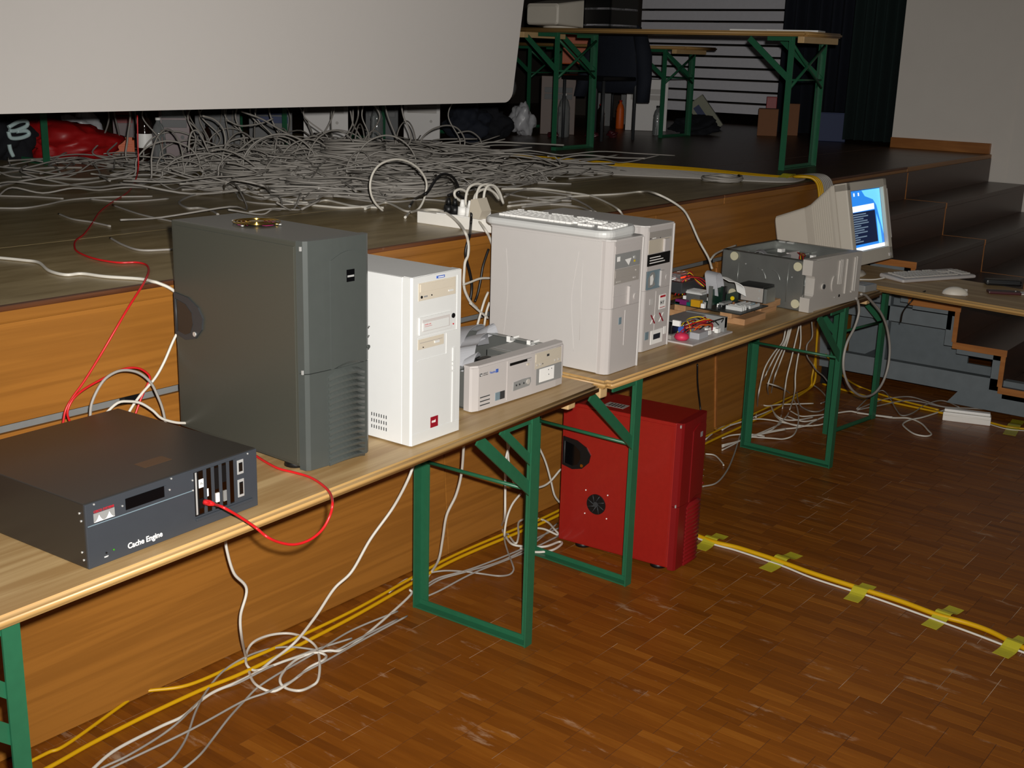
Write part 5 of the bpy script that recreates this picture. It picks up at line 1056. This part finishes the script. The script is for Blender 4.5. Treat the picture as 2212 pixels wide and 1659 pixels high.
# jacket hung over a chair
pj_ = deck_at(1290, 300); cr_ = face_rz(pj_)
ch = empty('stage_chair', pj_, cr_-40, 'dark chair on the stage with a jacket hung over it', 'chair')
box('seat', 'black', ch, -.21, .21, -.2, .2, .43, .46, .01); box('backrest', 'black', ch, -.2, .2, .19, .22, .6, .82, .01)
for x in (-.19, .19):
    for y in (-.18, .19): MB().cyl((x, y, 0), (x, y, .43 if y < 0 else .82), .012, n=10).build('leg', 'dark_grey', ch)
jk = empty('jacket', pj_, cr_-40, 'dark blue jacket hung over the back of the stage chair', 'clothing')
def cloth(name, secs):
    v = []; n = 14; rj = random.Random(4)
    for (z, cx_, cy_, rx, ry) in secs:
        for k in range(n):
            a = 2*math.pi*k/n; w = 1+.12*math.sin(3*a+z*20)+rj.uniform(-.05, .05); v.append((cx_+rx*w*math.cos(a), cy_+ry*w*math.sin(a), z))
    f = [(i*n+k, i*n+(k+1) % n, (i+1)*n+(k+1) % n, (i+1)*n+k) for i in range(len(secs)-1) for k in range(n)]+[tuple(range(n))[::-1], tuple(range((len(secs)-1)*n, len(secs)*n))]
    MB().add(v, f, True).build(name, 'navy_cloth', jk)
cloth('body', [(.34, .0, .2, .2, .05), (.45, 0, .2, .23, .06), (.6, 0, .2, .22, .055), (.74, 0, .2, .23, .055), (.82, 0, .2, .21, .05), (.86, 0, .2, .12, .04)])
cloth('sleeve', [(.28, .3, .14, .05, .05), (.45, .29, .17, .055, .055), (.62, .25, .19, .06, .06), (.8, .19, .2, .06, .05)]); cloth('sleeve', [(.3, -.3, .12, .05, .05), (.45, -.28, .16, .055, .055), (.62, -.25, .19, .06, .06), (.8, -.19, .2, .06, .05)])
# leaning carton and crates
def carton(px, pbase, wpx, hpx, mt, label, name='carton', d=.3, tilt=0, rz=None, mark=None):
    p = deck_at(px, pbase); dd = (p-CAM).dot(FW); w = wpx/F_PX*dd; h = hpx/F_PX*dd
    c = empty(name, p, face_rz(p) if rz is None else rz, label, 'box'); c.rotation_euler.y = R(tilt)
    box('box_body', mt, c, -w/2, w/2, 0, d, .001, h, .004); box('lid_flap', mt, c, -w/2, w/2, -.002, d*.5, h, h+.004)
    if mark: box('printed_panel', mark, c, -w*.3, w*.05, -.002, 0, h*.35, h*.85)
    return c
mat('carton_pale', (150, 150, 128), .6)
carton(1545, 282, 40, 78, 'carton_pale', 'pale carton with blue print leaning over before the slatted wall', d=.2, tilt=-38, mark='box_blue').location.z += .0
carton(1656, 294, 42, 56, 'brown_card', 'small brown carton beside the red crate'); carton(1704, 293, 36, 66, 'brown_card', 'taller brown carton behind the green table leg')
carton(1662, 282, 22, 70, 'crate_red', 'upright red crate between the brown cartons', 'crate', .2)
carton(1795, 306, 58, 60, 'box_blue', 'dark blue crate against the navy curtain', 'crate', .3)
# on the stage tables
zt = H+T
def stage_crt(px, wpx, hpx, label):
    p = at(px, 62, x=3.72); p.z = zt; dd = (p-CAM).dot(FW)
    w = wpx/F_PX*dd; h = hpx/F_PX*dd
    c = empty('tube_monitor', p, 88, label, 'monitor'); k = shell([(-.18, -w*.0-.2, .2, .02, h, .012), (-.14, -.2, .2, .0, h, .012), (-.02, -.16, .16, .01, h*.95, .015), (.2, -.13, .13, .02, h*.8, .02), (.21, -.12, .12, .03, h*.7, .02)]); k.build('back_shell', 'crt_beige', c)
    MB().cyl((0, 0, 0), (0, 0, .03), .12, n=20).build('swivel_foot', 'crt_beige', c); box('picture_tube', 'black_gloss', c, -.17, .17, -.184, -.179, .05, h-.03); return c
stage_crt(1212, 60, 62, 'beige tube monitor on the table at the back of the stage')
p = at(1318, 58, x=3.8); tr_ = empty('letter_tray', (p.x, p.y, zt), 85, 'black stacked letter tray with pale edges on the stage table', 'tray')
for k in range(3): box('shelf', 'slat_white', tr_, -.11, .11, -.14, .14, .02+k*.1, .032+k*.1)
for x in (-.11, .1): box('side', 'black', tr_, x, x+.012, -.14, .14, 0, .25)
box('back', 'black', tr_, -.11, .11, .128, .14, .0, .25)
for px, w in ((1640, 0), (1720, .0)):
    p = at(px, 58, x=3.75); o = MB().box(-.1, .1, -.15, .15, 0, .012, .002).build('paper_stack', 'paper_white'); o.location = (p.x, max(1.18, p.y), zt); o.rotation_euler.z = R(12); tag(o, 'white papers stacked on the near end of the stage table', 'paper', 'papers on the stage table')
# pale equipment on the rear table
for px0, px1, t_, b_, lb in ((1286, 1332, 84, 150, 'pale standing panel by the rear stage table'), (1332, 1394, 122, 168, 'pale low box on the stage behind the jacket')):
    p = at((px0+px1)/2, b_, y=4.1); dd = (p-CAM).dot(FW); w = (px1-px0)/F_PX*dd; h = (b_-t_)/F_PX*dd; zz = p.z-H
    c = empty('equipment_box', (p.x, p.y, H), face_rz(p), lb, 'box'); box('body', 'putty_steel', c, -w/2, w/2, 0, .2, zz, zz+h, .004); box('stand', 'black', c, -w*.3, w*.3, .05, .15, 0, zz+.001)
for px, w in ((1245, 70), (1355, 60)):
    p = at(px, 122, y=4.6); dd = (p-CAM).dot(FW); c = empty('chair_back', (p.x, p.y, H), face_rz(p), 'orange plastic chair at the back of the stage', 'chair', 'orange chairs on the stage')
    ww = w/F_PX*dd/2; box('backrest', 'orange', c, -ww, ww, .2, .22, .52, .8, .01); box('seat', 'orange', c, -ww, ww, -.2, .2, .4, .43, .01)
    for x in (-ww*.9, ww*.9):
        for y in (-.18, .18): MB().cyl((x, y, 0), (x, y, .4), .01, n=8).build('leg', 'dark_grey', c)

# ------------------------------------------------------------------ cable bundle across the deck and over the stage edge
gl, gg = 'grey cable in the wide bundle crossing the stage deck', 'cable bundle on the deck'
for k in range(9):
    o_ = k*4.2-8
    pts = [at(900+k*7, 322+o_*.8, z=H+.005), at(1100, 340+o_*.8, z=H+.005+.004*(k % 3)), at(1300, 356+o_*.75, z=H+.006), at(1500, 369+o_*.6, z=H+.006), at(1680, 384+o_*.35, z=H+.007), at(1733, 381+o_*.3, z=H+.012)]
    x = 2.98+k*.022
    pts += [Vector((x-.01, .78, H+.022)), Vector((x, .68, H+.02)), Vector((x+.02, .645, H-.05)), Vector((x+.02, .635, .9)), Vector((x, .63, .55))]
    ye = k in (0, 1, 2)
    cable(pts, .0075 if ye else .006, 'yellow_cable' if ye else 'grey_cable', ('yellow' if ye else 'grey')+gl[4:], ('yellow ' if ye else '')+gg)
tape((2.86, .86, H), (3.2, .80, H), 'yellow tape round the cable bundle at the stage edge', z=H, w=.06, hump=.03)

# ------------------------------------------------------------------ tangle of cables under the screen
rnd = random.Random(11)
def in_heap(px, py):
    lo = 342 if px > 420 else 338; hi = 452-abs(px-600)*.09 if px > 300 else 400
    return lo <= py <= hi
tg_ = MB()
n = 0
while n < 330:
    px = rnd.gauss(640, 190) if n % 4 else rnd.uniform(0, 1000); py = rnd.triangular(335, 460, 360)
    if not in_heap(px, py) or px < -40 or px > 1010: continue
    n += 1
    c = at(px, py, z=H); L_ = rnd.uniform(.6, 1.6); ang = rnd.gauss(-.2, .75); pts = []; p = Vector((c.x, c.y, 0))
    hz = rnd.uniform(.004, .11 if 400 < px < 880 and py < 400 else .035)
    for k in range(7):
        pts.append((p.x, p.y, H+max(.004, hz+rnd.uniform(-.03, .03)))); ang += rnd.gauss(0, .5); p = p+Vector((math.cos(ang), math.sin(ang), 0))*L_/6
        if p.y < 1.5: p.y = 1.5+rnd.uniform(0, .1)
    tg_.tube(catmull(pts, 5), rnd.choice((.0035, .004, .005)), 5)
for k in range(70):
    px = rnd.gauss(610, 140); py = rnd.uniform(345, 395)
    if px < 330 or px > 900: continue
    c = at(px, py, z=H); r_ = rnd.uniform(.06, .2); th = rnd.uniform(-.9, .6); e1 = Vector((math.cos(th), math.sin(th), 0)); hh = rnd.uniform(.5, 1.3)
    tg_.tube(catmull([c+e1*(-1.8*r_)+Vector((0, 0, .01))]+[c+e1*(r_*math.cos(a_))*-1+Vector((0, 0, .02+r_*hh*math.sin(a_))) for a_ in (0, .5, 1.0, 1.57, 2.1, 2.6, 3.14)]+[c+e1*(1.7*r_)+Vector((0, 0, .01))], 6), .0042, 5)
tag(tg_.build('cable_tangle', 'heap_cable'), 'dense grey tangle of cables heaped on the stage under the screen', 'cables', kind='stuff')
# coiled cables, each a thing
for i, (px, py, rr, hh) in enumerate(((765, 378, .17, .16), (660, 388, .22, .09), (835, 378, .14, .12), (560, 392, .2, .07), (470, 368, .15, .06), (880, 418, .22, .06), (735, 356, .16, .12), (905, 358, .15, .07), (600, 362, .17, .1), (1560, 392, .11, .02), (690, 412, .16, .05))):
    c = at(px, py, z=H); turns = max(5, int(hh/.009)); pts = []
    for k in range(turns*14):
        a = k/14*2*math.pi; r = rr*(1+.10*math.sin(a*.37+i))*(1-.12*(k/(turns*14))); pts.append((c.x+r*math.cos(a), c.y+r*math.sin(a)*.9, H+.006+hh*k/(turns*14)+.004*math.sin(a*2.3)))
    o = MB().tube(pts, .0062, 6).build('cable_coil', 'heap_cable'); tag(o, ('tall drum-like grey cable coil standing in the heap under the screen', 'broad grey cable coil in front of the drum-like coil', 'grey cable coil wound beside the big standing round loop', '', '', 'flat wide grey cable coil behind the big standing round loop', '', 'grey cable coil at the end of the heap near the yellow cables', '', 'flat pale cable coil lying by the bundle near the stage edge', '')[i] or 'grey cable wound into a low coil in the heap under the screen', 'cable', 'low coils in the heap' if i in (3, 4, 6, 8, 10) else None)
# strands hanging down behind the screen
for k in range(30):
    px = (300, 330, 360, 400, 410, 425, 440, 455, 470, 480, 500, 520, 545, 560, 575, 590, 610, 640, 680, 715, 760, 780, 800, 830, 870, 985, 215, 235, 265, 495)[k]
    b = at(px+rnd.uniform(-20, 45), rnd.uniform(338, 375), z=H+.01); y0 = b.y+rnd.uniform(.05, .3)
    t = at(px+rnd.uniform(-15, 15), 205, y=y0); m1 = at(px+rnd.uniform(-25, 25), 250, y=y0); m2 = at(px+rnd.uniform(-10, 40), 300, y=(y0+b.y)/2)
    cable([t, m1, m2, b+Vector((0, .02, .03)), b+Vector((.1, -.1, 0)), b+Vector((.25, -.15, 0))], rnd.choice((.0035, .0045)), 'heap_cable', 'pale cable hanging down behind the projection screen into the heap', 'cables hanging behind the screen')
for P_, yy in (([(200, 160), (330, 200), (420, 290), (455, 400), (455, 540)], 2.7), ([(640, 110), (860, 190), (1000, 270), (1180, 370), (1340, 440), (1460, 550)], 2.6), ([(480, 210), (620, 270), (750, 265), (880, 240), (1000, 190)], 2.8), ([(590, 570), (700, 480), (800, 420), (1000, 400)], 2.6), ([(1390, 630), (1480, 740), (1580, 860), (1680, 910), (1900, 960), (2100, 975)], 2.2), ([(300, 560), (420, 540), (560, 580), (700, 660), (820, 750), (920, 830)], 2.3), ([(480, 690), (600, 710), (760, 770), (880, 830)], 2.2), ([(1580, 350), (1640, 250), (1690, 120), (1690, 40)], 3.0), ([(2060, 500), (1960, 340), (1910, 250), (1880, 100)], 2.9), ([(1780, 470), (1860, 340), (1905, 240), (1910, 80)], 2.9), ([(40, 560), (50, 420), (80, 340), (140, 330), (200, 420), (260, 560)], 2.7)):
    cable([Vector((v.x, v.y, max(v.z, H+.005))) for v in pl_(zA, P_, y=yy)], .0045, 'heap_cable', 'pale cable bent above the heap under the screen', 'bent cables above the heap')
z2 = ZM(480, 200, 640/2212)
for P_, yy in (([(1040, 560), (1030, 480), (1080, 410), (1160, 380), (1230, 400), (1265, 460), (1250, 540)], 2.35), ([(1470, 400), (1500, 330), (1580, 270), (1680, 245), (1760, 270), (1810, 350), (1800, 440)], 2.6), ([(1760, 300), (1850, 290), (1920, 340), (1940, 400)], 2.6), ([(1060, 600), (1010, 520), (1020, 420), (1010, 400)], 2.3)):
    cable([Vector((v.x, v.y, max(v.z, H+.005))) for v in pl_(z2, P_, y=yy)], .0045, 'heap_cable', 'pale cable standing in a loop at the end of the heap', 'standing loops on the stage')

# ------------------------------------------------------------------ small things on the cross table
p = at(2168, 634, z=T); nb = empty('pouch', p, -62, 'small flat dark red pouch on the cross table', 'pouch'); box('body', 'maroon', nb, -.07, .07, -.03, .03, 0, .012, .004); box('zip', 'black', nb, -.07, .07, -.002, .002, .012, .0135); disc('zip_pull', 'chrome', nb, (.05, 0, .0145), .004, 'z', .002, 8)
p = at(2165, 616, z=T); wb = empty('glasses_case', p, -60, 'black oblong case lying on the cross table', 'case'); box('body', 'black', wb, -.08, .08, -.03, .03, 0, .028, .01); box('seam', 'dark_grey', wb, -.0805, .0805, -.0305, .0305, .013, .0145)
p = at(2206, 634, z=T); o = MB().box(-.045, .045, -.03, .03, 0, .003, .001).build('card', 'paper_white'); o.location = p; o.rotation_euler.z = R(-50); tag(o, 'white card on the cross table beside the dark red pouch', 'card')
p = at(1868, 628, z=T); ad = empty('adapter', p, -10, 'grey power adapter on the table end beside the steel case', 'adapter'); box('body', 'mid_grey', ad, -.05, .05, -.03, .05, 0, .032, .006); box('label', 'putty_dark', ad, -.03, .03, -.01, .03, .0315, .0326)
